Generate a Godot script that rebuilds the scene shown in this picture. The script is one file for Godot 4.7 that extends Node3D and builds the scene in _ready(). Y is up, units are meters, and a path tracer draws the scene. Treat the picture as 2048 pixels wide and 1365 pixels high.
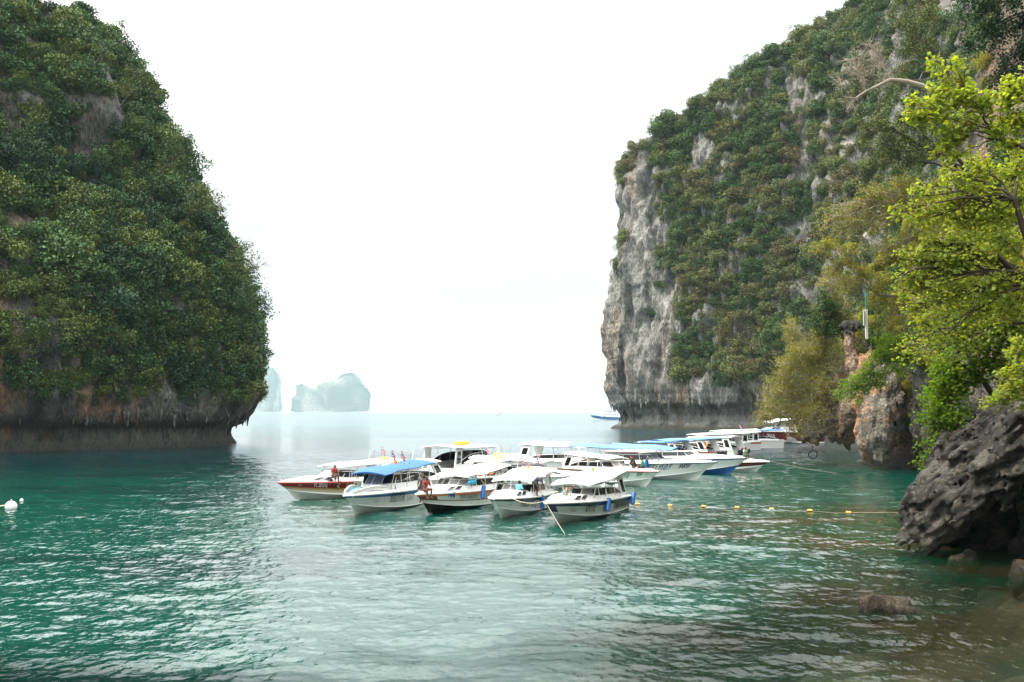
extends Node3D
# A bay between two limestone headlands, with speedboats at their moorings.

const PITCH := 4.0672
var rng := RandomNumberGenerator.new()
var names := {}
var mats := {}


func _ready() -> void:
	rng.seed = 20240611
	make_camera_and_light()
	make_materials()
	make_water()
	make_seabed()
	make_headlands()
	make_islands()
	make_near_shore()
	make_boats()
	make_people()
	make_small_things()
	make_near_plants()


func make_camera_and_light() -> void:
	var cam := Camera3D.new()
	cam.name = "camera"
	cam.fov = 37.86
	cam.near = 0.5
	cam.far = 30000.0
	cam.position = Vector3(0, 6, 0)
	cam.rotation_degrees = Vector3(PITCH, 0, 0)
	add_child(cam)
	cam.current = true
	var sun := DirectionalLight3D.new()
	sun.name = "sun"
	sun.light_energy = 1.15
	sun.light_color = Color(1.0, 0.95, 0.86)
	sun.light_angular_distance = 3.0
	sun.shadow_enabled = true
	sun.sky_mode = DirectionalLight3D.SKY_MODE_LIGHT_ONLY
	add_child(sun)
	sun.look_at_from_position(Vector3(-0.46, 0.86, 0.10) * 100.0, Vector3.ZERO)
	var we := WorldEnvironment.new()
	we.name = "world_environment"
	var e := Environment.new()
	e.background_mode = Environment.BG_SKY
	var sky := Sky.new()
	var sm := PanoramaSkyMaterial.new()
	sm.panorama = hazy_sky()
	sky.sky_material = sm
	e.sky = sky
	e.background_energy_multiplier = 1.0
	e.tonemap_mode = Environment.TONE_MAPPER_LINEAR
	e.tonemap_exposure = 1.5
	e.fog_enabled = true
	e.fog_density = 0.000062
	e.fog_light_color = Color(0.66, 0.75, 0.79)
	e.sdfgi_enabled = true
	e.ssao_enabled = true
	e.ssil_enabled = true
	we.environment = e
	add_child(we)


func hazy_sky() -> ImageTexture:
	# bright overcast: brighter towards the zenith, with soft thinner patches all round
	var n := FastNoiseLite.new()
	n.seed = 5
	n.frequency = 1.0
	n.fractal_octaves = 6
	n.fractal_gain = 0.55
	var w := 1024
	var h := 512
	var im := Image.create(w, h, false, Image.FORMAT_RGBAF)
	for y in h:
		var up := (0.5 - (y + 0.5) / h) * PI
		var s := maxf(sin(up), 0.0)
		var lum := lerpf(0.74, 3.3, smoothstep(0.145, 0.66, s))
		for x in w:
			var a := (x + 0.5) / w * TAU
			var d := Vector3(cos(a) * cos(up), sin(up), sin(a) * cos(up))
			var p := d / (absf(d.y) + 0.3)
			var f := n.get_noise_3d(p.x * 0.55 + 3.1, p.y * 2.2, p.z * 0.55)
			var thin := smoothstep(-0.38, 0.28, f) * smoothstep(0.02, 0.2, s)
			var c := Color(1.0, 1.0, 0.985).lerp(Color(0.66, 0.705, 0.715), thin) * lum
			if d.y < 0.0:
				c = Color(0.3, 0.36, 0.36)
			c.a = 1.0
			im.set_pixel(x, y, c)
	return ImageTexture.create_from_image(im)


# ---------------------------------------------------------------- helpers

class MB:
	var v := PackedVector3Array()
	var n := PackedVector3Array()
	var c := PackedColorArray()
	var uv := PackedVector2Array()
	var i := PackedInt32Array()
	var col := Color.WHITE

	func vert(p: Vector3, nn: Vector3, k: Color = col) -> int:
		v.push_back(p)
		n.push_back(nn)
		c.push_back(k)
		return v.size() - 1

	func tri(a: Vector3, b: Vector3, d: Vector3, out := Vector3.ZERO) -> void:
		var nn := (d - a).cross(b - a).normalized()
		if out != Vector3.ZERO and nn.dot(out) < 0.0:
			var s := b
			b = d
			d = s
			nn = -nn
		var k := v.size()
		v.append_array([a, b, d])
		n.append_array([nn, nn, nn])
		c.append_array([col, col, col])
		i.append_array([k, k + 1, k + 2])

	func quad(a: Vector3, b: Vector3, d: Vector3, e: Vector3, out := Vector3.ZERO) -> void:
		tri(a, b, d, out)
		tri(a, d, e, out)

	func box(at: Vector3, size: Vector3, t := Basis.IDENTITY) -> void:
		var h := size * 0.5
		for ax in 3:
			for s in [-1.0, 1.0]:
				var o := Vector3.ZERO
				o[ax] = s * h[ax]
				var p := Vector3.ZERO
				var q := Vector3.ZERO
				p[(ax + 1) % 3] = h[(ax + 1) % 3]
				q[(ax + 2) % 3] = h[(ax + 2) % 3]
				quad(at + t * (o + p + q), at + t * (o - p + q), at + t * (o - p - q), at + t * (o + p - q), t * o)

	func grid(rows: Array, out := Vector3.ZERO, cols: Array = [], closed := false, center := Vector3.INF) -> void:
		# rows of points joined into one smooth sheet; out says which way it faces
		var h := rows.size()
		var w: int = rows[0].size()
		var k := v.size()
		var sgn := 0.0
		var ns := PackedVector3Array()
		for y in h:
			var r: PackedVector3Array = rows[y]
			var ra: PackedVector3Array = rows[maxi(y - 1, 0)]
			var rb: PackedVector3Array = rows[mini(y + 1, h - 1)]
			for x in w:
				var xa := (x - 1 + w) % w if closed else maxi(x - 1, 0)
				var xb := (x + 1) % w if closed else mini(x + 1, w - 1)
				var du := r[xb] - r[xa]
				var dv := rb[x] - ra[x]
				var nn := dv.cross(du)
				if nn.length_squared() < 1e-14:
					nn = (rb[x] - ra[x]).cross(rb[xb] - ra[xa]) if not closed else r[x] - center
				nn = nn.normalized()
				ns.push_back(nn)
				if center != Vector3.INF:
					sgn += nn.dot((r[x] - center).normalized())
				else:
					sgn += nn.dot(out)
		var flip := sgn < 0.0
		for y in h:
			var r: PackedVector3Array = rows[y]
			for x in w:
				v.push_back(r[x])
				n.push_back(-ns[y * w + x] if flip else ns[y * w + x])
				c.push_back(cols[y][x] if cols.size() else col)
		var we := w if closed else w - 1
		for y in h - 1:
			for x in we:
				var a := k + y * w + x
				var b := k + y * w + (x + 1) % w
				var d := a + w
				var e := b + w
				# clockwise seen from outside
				if flip:
					i.append_array([a, d, b, b, d, e])
				else:
					i.append_array([a, b, d, b, e, d])

	func tube(p: PackedVector3Array, r: PackedFloat32Array, sides := 6, caps := true) -> void:
		var rows := []
		var t0 := (p[1] - p[0]).normalized()
		var a := t0.cross(Vector3.UP if absf(t0.y) < 0.9 else Vector3.RIGHT).normalized()
		for j in p.size():
			var t := (p[mini(j + 1, p.size() - 1)] - p[maxi(j - 1, 0)]).normalized()
			a = (a - t * a.dot(t)).normalized()
			var b := t.cross(a)
			var ring := PackedVector3Array()
			for s in sides:
				var g := TAU * s / sides
				ring.push_back(p[j] + (a * cos(g) + b * sin(g)) * r[mini(j, r.size() - 1)])
			rows.push_back(ring)
		var k := v.size()
		for j in p.size():
			for s in sides:
				v.push_back(rows[j][s])
				n.push_back((rows[j][s] - p[j]).normalized())
				c.push_back(col)
		for j in p.size() - 1:
			for s in sides:
				var q := k + j * sides + s
				var w := k + j * sides + (s + 1) % sides
				# facing is set from the ring's own turn
				var fn := (v[q + sides] - v[q]).cross(v[w] - v[q])
				if fn.dot(n[q]) >= 0.0:
					i.append_array([q, w, q + sides, w, w + sides, q + sides])
				else:
					i.append_array([q, q + sides, w, w, q + sides, w + sides])
		if caps:
			for e in [0, p.size() - 1]:
				var dirv: Vector3 = (p[0] - p[1]) if e == 0 else (p[e] - p[e - 1])
				for s in range(1, sides - 1):
					tri(rows[e][0], rows[e][s], rows[e][s + 1], dirv)

	func blob(at: Vector3, rad: Vector3, t := Basis.IDENTITY, seg := 8) -> void:
		var rows := []
		for y in seg / 2 + 1:
			var a := PI * y / (seg / 2)
			var row := PackedVector3Array()
			for x in seg:
				var g := TAU * x / seg
				row.push_back(at + t * (Vector3(sin(a) * cos(g), cos(a), sin(a) * sin(g)) * rad))
			rows.push_back(row)
		grid(rows, Vector3.ZERO, [], true, at)

	func ring(at: Vector3, big: float, small: float, t := Basis.IDENTITY, seg := 16, sides := 6) -> void:
		var rows := []
		for s in seg + 1:
			var g := TAU * s / seg
			var row := PackedVector3Array()
			for q in sides:
				var a := TAU * q / sides
				row.push_back(at + t * (Vector3(cos(g), 0, sin(g)) * (big + small * cos(a)) + Vector3.UP * small * sin(a)))
			rows.push_back(row)
		var k := v.size()
		grid(rows, Vector3.ZERO, [], true, at)
		for s in seg + 1:
			var g := TAU * s / seg
			var mid := at + t * (Vector3(cos(g), 0, sin(g)) * big)
			for q in sides:
				n[k + s * sides + q] = (v[k + s * sides + q] - mid).normalized()

	func leaf(at: Vector3, t: Basis, size: float, k: Color, nn: Vector3) -> void:
		# a small folded leaf of two faces
		var x := t.x * size * 0.42
		var y := t.y * size
		var j := v.size()
		v.append_array([at, at + y * 0.55 + x + t.z * size * 0.12, at + y, at + y * 0.55 - x + t.z * size * 0.12])
		n.append_array([nn, nn, nn, nn])
		c.append_array([k, k, k, k])
		if x.cross(y).dot(nn) > 0.0:
			i.append_array([j, j + 2, j + 1, j, j + 3, j + 2])
		else:
			i.append_array([j, j + 1, j + 2, j, j + 2, j + 3])

	func mesh() -> ArrayMesh:
		var m := ArrayMesh.new()
		if v.is_empty():
			return m
		var a := []
		a.resize(Mesh.ARRAY_MAX)
		a[Mesh.ARRAY_VERTEX] = v
		a[Mesh.ARRAY_NORMAL] = n
		a[Mesh.ARRAY_COLOR] = c
		if uv.size() == v.size():
			a[Mesh.ARRAY_TEX_UV] = uv
		a[Mesh.ARRAY_INDEX] = i
		m.add_surface_from_arrays(Mesh.PRIMITIVE_TRIANGLES, a)
		return m


func numbered(called: String) -> String:
	var k: int = names.get(called, -1) + 1
	names[called] = k
	return called if k == 0 else "%s_%03d" % [called, k]


func thing(called: String, label: String, category: String, at := Vector3.ZERO, turn := 0.0, group := "") -> Node3D:
	var o := Node3D.new()
	o.name = numbered(called)
	add_child(o)
	o.position = at
	o.rotation.y = turn
	tag(o, label, category, group)
	return o


func tag(o: Node, label: String, category: String, group := "") -> void:
	o.set_meta("label", label)
	o.set_meta("category", category)
	if group:
		o.set_meta("group", group)


func part(called: String, m, material: Material, parent: Node) -> MeshInstance3D:
	var o := MeshInstance3D.new()
	o.mesh = m.mesh() if m is MB else m
	o.material_override = material
	if parent == self:
		o.name = numbered(called)
		add_child(o)
	else:
		var k: int = parent.get_meta("n_" + called, 0)
		o.name = called if k == 0 else "%s_%03d" % [called, k]
		parent.set_meta("n_" + called, k + 1)
		parent.add_child(o, true)
	return o


func structure(called: String, m, material: Material) -> MeshInstance3D:
	var o := part(called, m, material, self)
	o.set_meta("kind", "structure")
	return o


func lin(r: float, g: float, b: float) -> Color:
	return Color(r, g, b).linear_to_srgb()


func flat(key: String, r: float, g: float, b: float, rough := 0.5, metal := 0.0) -> StandardMaterial3D:
	if mats.has(key):
		return mats[key]
	var m := StandardMaterial3D.new()
	m.resource_name = key
	m.albedo_color = lin(r, g, b)
	m.roughness = rough
	m.metallic = metal
	mats[key] = m
	return m


func noise(s: int, f: float, octaves := 4, kind := FastNoiseLite.TYPE_SIMPLEX_SMOOTH) -> FastNoiseLite:
	var n := FastNoiseLite.new()
	n.seed = s
	n.frequency = f
	n.noise_type = kind
	n.fractal_octaves = octaves
	return n


func noise_tex(s: int, f: float, octaves: int, size: int, ramp: Array = [], as_normal := false, strength := 4.0) -> NoiseTexture2D:
	var t := NoiseTexture2D.new()
	t.width = size
	t.height = size
	t.seamless = true
	t.noise = noise(s, f, octaves)
	if ramp.size():
		var g := Gradient.new()
		g.offsets = PackedFloat32Array(ramp[0])
		g.colors = PackedColorArray(ramp[1])
		t.color_ramp = g
	t.as_normal_map = as_normal
	t.bump_strength = strength
	return t


func spline(pts: Array, t: float) -> Array:
	# Catmull-Rom through rows of numbers, t from 0 to 1
	var k := clampf(t, 0, 1) * (pts.size() - 1)
	var j := mini(int(k), pts.size() - 2)
	var f := k - j
	var a: Array = pts[maxi(j - 1, 0)]
	var b: Array = pts[j]
	var c: Array = pts[j + 1]
	var d: Array = pts[mini(j + 2, pts.size() - 1)]
	var o := []
	for q in b.size():
		o.push_back(cubic_interpolate(b[q], c[q], a[q], d[q], f))
	return o


func table(pts: Array, x: float) -> float:
	# piecewise linear y(x) from [[x, y], ...]
	if x <= pts[0][0]:
		return pts[0][1]
	for j in pts.size() - 1:
		if x <= pts[j + 1][0]:
			return lerpf(pts[j][1], pts[j + 1][1], (x - pts[j][0]) / (pts[j + 1][0] - pts[j][0]))
	return pts[-1][1]


func make_materials() -> void:
	var grain := noise_tex(3, 0.02, 6, 512, [[0.0, 0.35, 0.5, 0.65, 1.0], [lin(0.14, 0.14, 0.135), lin(0.45, 0.45, 0.43), lin(0.8, 0.79, 0.76), lin(0.95, 0.93, 0.9), lin(1, 1, 1)]])
	var bump := noise_tex(9, 0.03, 6, 512)
	for d in [["rock", 0.22, 0.04, 0.22, 90.0], ["near_rock", 0.33, 0.2, 0.33, 16.0], ["coral_rock", 1.5, 1.5, 1.5, 20.0], ["island_rock", 0.01, 0.003, 0.01, 100.0]]:
		var m := StandardMaterial3D.new()
		m.resource_name = d[0]
		m.vertex_color_use_as_albedo = true
		m.albedo_texture = grain
		m.uv1_triplanar = true
		m.uv1_world_triplanar = true
		m.uv1_scale = Vector3(d[1], d[2], d[3])
		m.roughness = 0.92
		m.heightmap_enabled = true
		m.heightmap_texture = bump
		m.heightmap_scale = d[4]
		mats[d[0]] = m
	# leaves: darker and lighter kinds
	for d in [["leaf_dark", 0.027, 0.070, 0.034], ["leaf_mid", 0.053, 0.112, 0.038], ["leaf_olive", 0.108, 0.148, 0.042], ["leaf_sage", 0.088, 0.150, 0.060], ["leaf_khaki", 0.150, 0.178, 0.068], ["leaf_yellow", 0.27, 0.262, 0.075], ["leaf_dry", 0.150, 0.145, 0.072], ["leaf_lime", 0.39, 0.47, 0.12], ["leaf_glossy", 0.18, 0.31, 0.04]]:
		var m := StandardMaterial3D.new()
		m.resource_name = d[0]
		m.vertex_color_use_as_albedo = true
		m.albedo_color = lin(d[1], d[2], d[3])
		m.roughness = 0.55
		m.metallic_specular = 0.3
		m.backlight_enabled = true
		var bl := 1.15 if d[0] in ["leaf_lime", "leaf_glossy", "leaf_yellow"] else 0.55
		m.backlight = Color(1.0 * bl, 1.0 * bl, 0.55 * bl)
		m.cull_mode = BaseMaterial3D.CULL_DISABLED
		mats[d[0]] = m
	flat("bark", 0.16, 0.13, 0.10, 0.9)
	flat("bark_dark", 0.06, 0.048, 0.038, 0.9)
	flat("bark_pale", 0.36, 0.31, 0.25, 0.9)


# ---------------------------------------------------------------- water and seabed

var bed_noise: FastNoiseLite


func shore_depth(x: float, z: float) -> float:
	# metres of water: shallow by the near rocks and the near shore, deep beyond
	var d := -z
	if bed_noise == null:
		bed_noise = noise(15, 0.05, 4)
	var q := bed_noise.get_noise_2d(x, z) * 16.0
	var right := smoothstep(-7.0, 18.0, x + q) * (1.0 - smoothstep(44.0, 88.0, d + x * 0.2 + q * 1.3))
	var near := 1.0 - smoothstep(22.0, 28.0, d + x * 0.1 + q * 0.3)
	var s := clampf(maxf(right, near), 0.0, 1.0)
	return lerpf(7.0, 1.15, s)


func make_water() -> void:
	var big := noise(11, 1.0, 2)
	var mid := noise(12, 1.0, 2)
	var fine := noise(13, 1.0, 2)
	var tint := noise(14, 0.035, 3)
	var mb := MB.new()
	var dist := PackedFloat32Array([14.0])
	while dist[-1] < 14000.0:
		var d := dist[-1]
		dist.push_back(d + (0.12 if d < 45.0 else 0.12 + (d - 45.0) * 0.0065 if d < 160.0 else d * 0.0055 if d < 500.0 else d * 0.03))
	var nang := 460
	var rows := dist.size()
	for r in rows:
		var d := dist[r]
		var step := (dist[mini(r + 1, rows - 1)] - d)
		for q in nang:
			var g := lerpf(-0.66, 0.66, q / float(nang - 1))
			# far out the sheet opens to the sides
			var x := d * tan(g)
			var z := -d
			var y := 0.0
			var k1 := 1.0 - smoothstep(0.5, 1.0, step)
			var k2 := 1.0 - smoothstep(0.25, 0.5, step)
			var calm := 1.0 - 0.35 * smoothstep(-0.1, 0.5, big.get_noise_2d(x * 0.03 + 90.0, z * 0.05))
			if step < 1.0:
				y += big.get_noise_2d(x * 0.16 + z * 0.05, z * 0.36 - x * 0.07) * 0.10 * k1
				y += mid.get_noise_2d(x * 0.42 - z * 0.16, z * 0.95 + x * 0.16) * 0.055 * k1 * calm
			if step < 0.5:
				y += fine.get_noise_2d(x * 1.1 + z * 0.3, z * 2.1 - x * 0.3) * 0.022 * k2 * calm
			mb.v.push_back(Vector3(x, y, z))
			mb.uv.push_back(Vector2(x, z) * 0.22)
			# how much of the bed shows and the colour of the water body itself
			var dep := shore_depth(x, z)
			var t := tint.get_noise_2d(x, z * 1.6)
			var deep := Color(0.0008, 0.016, 0.02)
			var turq := Color(0.0003, 0.044, 0.032)
			var k := smoothstep(128.0, 74.0, d - x * 0.12) * lerpf(0.45, 1.0, smoothstep(-0.3, 0.0, t))
			var cc := deep.lerp(turq, k)
			cc = cc.lerp(Color(0.002, 0.045, 0.032), smoothstep(-4.0, 14.0, x) * smoothstep(150.0, 95.0, d))
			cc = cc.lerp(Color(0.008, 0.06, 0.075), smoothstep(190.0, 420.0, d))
			var reef := smoothstep(-0.15, 0.25, bed_noise.get_noise_2d(x * 3.0 + 31.0, z * 4.5))
			cc = cc.lerp(Color(0.008, 0.03, 0.013).lerp(Color(0.027, 0.025, 0.010), reef), smoothstep(6.0, 1.8, dep) * smoothstep(-6.0, 10.0, x))
			cc.a = maxf(lerpf(0.36, 1.0, smoothstep(1.3, 6.0, dep)), smoothstep(31.0, 46.0, d - absf(x) * 0.12))
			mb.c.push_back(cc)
			mb.n.push_back(Vector3.UP)
	for r in rows:
		for q in nang:
			var a := mb.v[r * nang + maxi(q - 1, 0)]
			var b := mb.v[r * nang + mini(q + 1, nang - 1)]
			var e := mb.v[maxi(r - 1, 0) * nang + q]
			var f := mb.v[mini(r + 1, rows - 1) * nang + q]
			var nn := (b - a).cross(e - f)
			mb.n[r * nang + q] = nn.normalized() if nn.y > 0 else -nn.normalized()
	for r in rows - 1:
		for q in nang - 1:
			var a := r * nang + q
			mb.i.append_array([a, a + nang, a + 1, a + 1, a + nang, a + nang + 1])
	# the near water and the open sea, which is seen too flat for its ripples to be told apart
	var m := StandardMaterial3D.new()
	m.resource_name = "sea_water"
	m.vertex_color_use_as_albedo = true
	m.transparency = BaseMaterial3D.TRANSPARENCY_ALPHA
	m.roughness = 1.0
	m.roughness_texture = noise_tex(2, 0.01, 1, 16, [[0.0, 1.0], [Color(0.06, 0.06, 0.06), Color(0.06, 0.06, 0.06)]])
	m.metallic_specular = 0.62
	m.normal_enabled = true
	m.normal_texture = noise_tex(21, 0.018, 4, 512, [], true, 9.0)
	m.normal_scale = 0.34
	m.cull_mode = BaseMaterial3D.CULL_DISABLED
	var from := 0
	for band in [[120.0, 0.42, 0.05], [230.0, 0.6, 0.08], [420.0, 0.7, 0.11], [99999.0, 0.95, 0.15]]:
		var to := from
		while to < rows - 1 and dist[to] < band[0]:
			to += 1
		var some := MB.new()
		some.v = mb.v.slice(from * nang, (to + 1) * nang)
		some.n = mb.n.slice(from * nang, (to + 1) * nang)
		some.c = mb.c.slice(from * nang, (to + 1) * nang)
		some.uv = mb.uv.slice(from * nang, (to + 1) * nang)
		some.i = mb.i.slice(0, (to - from) * (nang - 1) * 6)
		var look := m.duplicate()
		look.normal_scale = band[1]
		var k: float = band[2]
		look.roughness_texture = noise_tex(2, 0.01, 1, 16, [[0.0, 1.0], [Color(k, k, k), Color(k, k, k)]])
		structure("sea_water", some, look)
		from = to


func make_seabed() -> void:
	var big := noise(31, 0.09, 4)
	var fine := noise(32, 0.5, 4)
	var mb := MB.new()
	var rows := []
	var cols := []
	for r in 220:
		var z := -12.0 - r * 0.36 - r * r * 0.0006
		var row := PackedVector3Array()
		var cr := []
		for q in 240:
			var x := -48.0 + q * 0.4
			var dep := shore_depth(x, z)
			var b := big.get_noise_2d(x, z)
			var f := fine.get_noise_2d(x, z)
			var y := -dep + minf(b * 1.3, 0.55) + f * 0.35
			row.push_back(Vector3(x, minf(y, -0.35), z))
			var c := Color(0.052, 0.060, 0.023).lerp(Color(0.135, 0.125, 0.065), smoothstep(-0.1, 0.5, b + f * 0.5))
			c = c.lerp(Color(0.012, 0.022, 0.006), smoothstep(0.05, 0.5, fine.get_noise_2d(x * 0.6 + 40.0, z)))
			c = c.lerp(Color(0.40, 0.37, 0.27), smoothstep(0.0, 0.35, -b) * 0.75 * smoothstep(12.0, -2.0, x))
			c = c.lerp(Color(0.30, 0.30, 0.17), smoothstep(10.0, -4.0, x) * (0.45 + 0.5 * smoothstep(-0.2, 0.3, f)))
			cr.push_back(c)
		rows.push_back(row)
		cols.push_back(cr)
	mb.grid(rows, Vector3.UP, cols)
	structure("seabed", mb, mats["coral_rock"])


# ---------------------------------------------------------------- headlands

class Cliff:
	var p := []      # rows of points
	var nn := []     # rows of normals
	var h := 0
	var w := 0

	func at(u: float, v: float) -> Vector3:
		var x := clampf(u, 0, 0.9999) * (w - 1)
		var y := clampf(v, 0, 0.9999) * (h - 1)
		var a := int(x)
		var b := int(y)
		var r0: PackedVector3Array = p[b]
		var r1: PackedVector3Array = p[b + 1]
		return r0[a].lerp(r0[a + 1], x - a).lerp(r1[a].lerp(r1[a + 1], x - a), y - b)

	func facing(u: float, v: float) -> Vector3:
		var e := 0.012
		var a := at(u + e, v) - at(u - e, v)
		var b := at(u, v + e) - at(u, v - e)
		return b.cross(a).normalized()


func make_cliff(called: String, pts: Array, back: Vector2, foot: Array, rel: Array, nu: int, nv: int, amp: float, s: int, tones: Array, label: String, mat: Material, flute := 1.0, lip_at := 5.0, drips := 160) -> Cliff:
	# pts: [x, z, height, lean]; foot: how far the face stands back at each metre above the sea; rel: the same over its whole height
	var n1 := noise(s, 0.028, 3)
	var n2 := noise(s + 1, 0.16, 3)
	var n3 := noise(s + 2, 0.55, 3)
	var nc := noise(s + 3, 0.05, 4)
	var ch := Cliff.new()
	ch.w = nu
	ch.h = nv
	var cols := []
	var base := []
	for x in nu:
		var u := x / float(nu - 1)
		var a := spline(pts, u)
		var b := spline(pts, minf(u + 0.02, 1.0))
		var e := spline(pts, maxf(u - 0.02, 0.0))
		var t := Vector2(b[0] - e[0], b[1] - e[1]).normalized()
		base.push_back([a, Vector2(-t.y, t.x)])
	for y in nv:
		var g := y / float(nv - 1)
		var row := PackedVector3Array()
		var cr := []
		for x in nu:
			var a: Array = base[x][0]
			var o: Vector2 = base[x][1]
			var hm: float = a[2]
			var hh := -1.5 + (hm + 1.5) * pow(g, 1.35)
			var v := hh / hm
			var wob := n1.get_noise_3d(a[0], 40.0, a[1]) * 1.2
			var st: float = table(rel, v) * a[3]
			var bk := Vector2(a[4], a[5]).normalized() if a.size() > 4 else back
			var q := Vector3(a[0] + bk.x * st, hh, a[1] + bk.y * st)
			var ft := table(foot, hh + wob * smoothstep(0.0, 3.0, hh))
			var d := n1.get_noise_3dv(q) * 4.0 * smoothstep(2.0, 14.0, hh)
			d += n1.get_noise_3d(q.x * 2.6, q.y * 2.0, q.z * 2.6 + 70.0) * 2.6 * smoothstep(8.0, 18.0, hh)
			d += (absf(n2.get_noise_3d(q.x * 1.5, q.y * 0.12, q.z * 1.5)) * 2.6 - 0.7) * flute * smoothstep(1.0, 5.0, hh)
			d += n3.get_noise_3d(q.x, q.y * 0.45, q.z) * 0.55
			d = d * amp - ft
			q += Vector3(o.x, 0, o.y) * d
			q.y += n2.get_noise_3d(q.x, 7.0, q.z) * 1.2 * amp * smoothstep(3.0, 8.0, hh)
			row.push_back(q)
			var k := nc.get_noise_3d(q.x, q.y * 0.35, q.z)
			var c: Color = tones[0]
			c = c.lerp(tones[1], smoothstep(0.0, 0.4, k))
			c = c.lerp(tones[2], smoothstep(0.12, 0.5, nc.get_noise_3d(q.x * 1.7 + 200.0, q.y * 0.25, q.z * 1.7)) * (0.55 + 0.45 * smoothstep(16.0, 6.0, hh)))
			c = c.lerp(tones[3], smoothstep(0.1, 0.45, nc.get_noise_3d(q.x * 3.0, q.y * 0.2 + 90.0, q.z * 3.0)))
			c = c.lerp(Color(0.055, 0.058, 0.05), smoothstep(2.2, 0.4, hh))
			cr.push_back(c)
		ch.p.push_back(row)
		cols.push_back(cr)
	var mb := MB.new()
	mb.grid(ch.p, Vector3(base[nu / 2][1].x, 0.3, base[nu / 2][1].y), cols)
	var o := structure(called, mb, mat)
	o.set_meta("label", label)
	# dripstone hanging from the lip over the notch
	var r := RandomNumberGenerator.new()
	r.seed = s + 50
	var kinds := []
	for k in 6:
		var dm := MB.new()
		dm.col = tones[k % 2].lerp(tones[3], r.randf() * 0.5)
		var pp := PackedVector3Array()
		var pr := PackedFloat32Array()
		for q in 7:
			var t := q / 6.0
			pp.push_back(Vector3(r.randfn() * 0.05, 0.5 - t * 1.5, r.randfn() * 0.05))
			pr.push_back(0.34 * (1.0 - t) * r.randf_range(0.75, 1.2) + 0.03)
		dm.tube(pp, pr, 7)
		kinds.push_back(dm.mesh())
	var lip := 0
	for y in nv:
		var hh: float = -1.5 + (float(pts[pts.size() / 2][2]) + 1.5) * pow(y / float(nv - 1), 1.35)
		if hh < lip_at:
			lip = y
	for k in drips:
		var u := r.randf_range(0.05, 0.9)
		var x := int(u * (nu - 1))
		var q: Vector3 = ch.p[mini(lip + r.randi_range(0, 3), nv - 1)][x]
		if q.z > -30.0 or absf(q.x) > -q.z * 0.56:
			continue
		var dr := part("stalactite", kinds[r.randi() % 6], mat, o)
		var sc := r.randf_range(0.7, 1.9)
		dr.transform = Transform3D(Basis.from_scale(Vector3(sc, sc * r.randf_range(0.8, 1.5), sc)), q + Vector3(0, 0.3, 0))
	return ch


func crown_mesh(s: int, count: int, radius: float, leaf: float, flatness: float, open: float, lobes := 9) -> ArrayMesh:
	# leaves spread over and through uneven lobes; origin at the foot of the trunk
	var r := RandomNumberGenerator.new()
	r.seed = s
	var mb := MB.new()
	var lob := []
	for k in lobes:
		var a := r.randf() * TAU
		var q := sqrt(r.randf()) * radius * 0.68
		var up := radius * (0.75 + flatness * (r.randf_range(-0.35, 0.55) - 0.5 * pow(q / radius, 2.0)))
		lob.push_back([Vector3(cos(a) * q, up, sin(a) * q), radius * r.randf_range(0.28, 0.5), r.randf_range(0.78, 1.25)])
	for k in count:
		var l: Array = lob[r.randi() % lobes]
		var d := Vector3(r.randfn(), r.randfn() * 0.9 + 0.35, r.randfn()).normalized()
		var rad: float = l[1] * (1.0 - open * r.randf() * r.randf())
		if r.randf() < 0.08:
			rad *= 1.25
		var at: Vector3 = l[0] + d * Vector3(rad, rad * 0.72, rad)
		var dir := (d + Vector3(r.randfn(), r.randfn() - 0.4, r.randfn()) * 0.75).normalized()
		var side := dir.cross(Vector3(r.randfn(), r.randfn(), r.randfn())).normalized()
		var nn := side.cross(dir).normalized()
		if nn.dot(d + Vector3.UP * 0.4) < 0.0:
			nn = -nn
		var g: float = l[2] * r.randf_range(0.7, 1.3)
		mb.leaf(at, Basis(side, dir, nn), leaf * r.randf_range(0.7, 1.35), Color(g * r.randf_range(0.88, 1.15), g, g * r.randf_range(0.7, 1.1)), (nn + d * 0.8 + Vector3.UP * 0.25).normalized())
	return mb.mesh()


func trunk_mesh(s: int, height: float, thick: float) -> ArrayMesh:
	var r := RandomNumberGenerator.new()
	r.seed = s
	var mb := MB.new()
	var top := Vector3(r.randf_range(-0.4, 0.4), height * 0.75, r.randf_range(-0.4, 0.4))
	mb.tube(PackedVector3Array([Vector3(0, -0.35, 0), Vector3(0.1, height * 0.3, 0.05), top]), PackedFloat32Array([thick, thick * 0.75, thick * 0.5]), 6)
	for k in 5:
		var a := r.randf() * TAU
		var e := top + Vector3(cos(a) * height * 0.55, height * r.randf_range(0.1, 0.45), sin(a) * height * 0.55)
		mb.tube(PackedVector3Array([top * 0.8, top.lerp(e, 0.5) + Vector3(0, 0.2, 0), e]), PackedFloat32Array([thick * 0.45, thick * 0.3, thick * 0.12]), 4)
	return mb.mesh()


var crowns := []
var trunk := []


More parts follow.
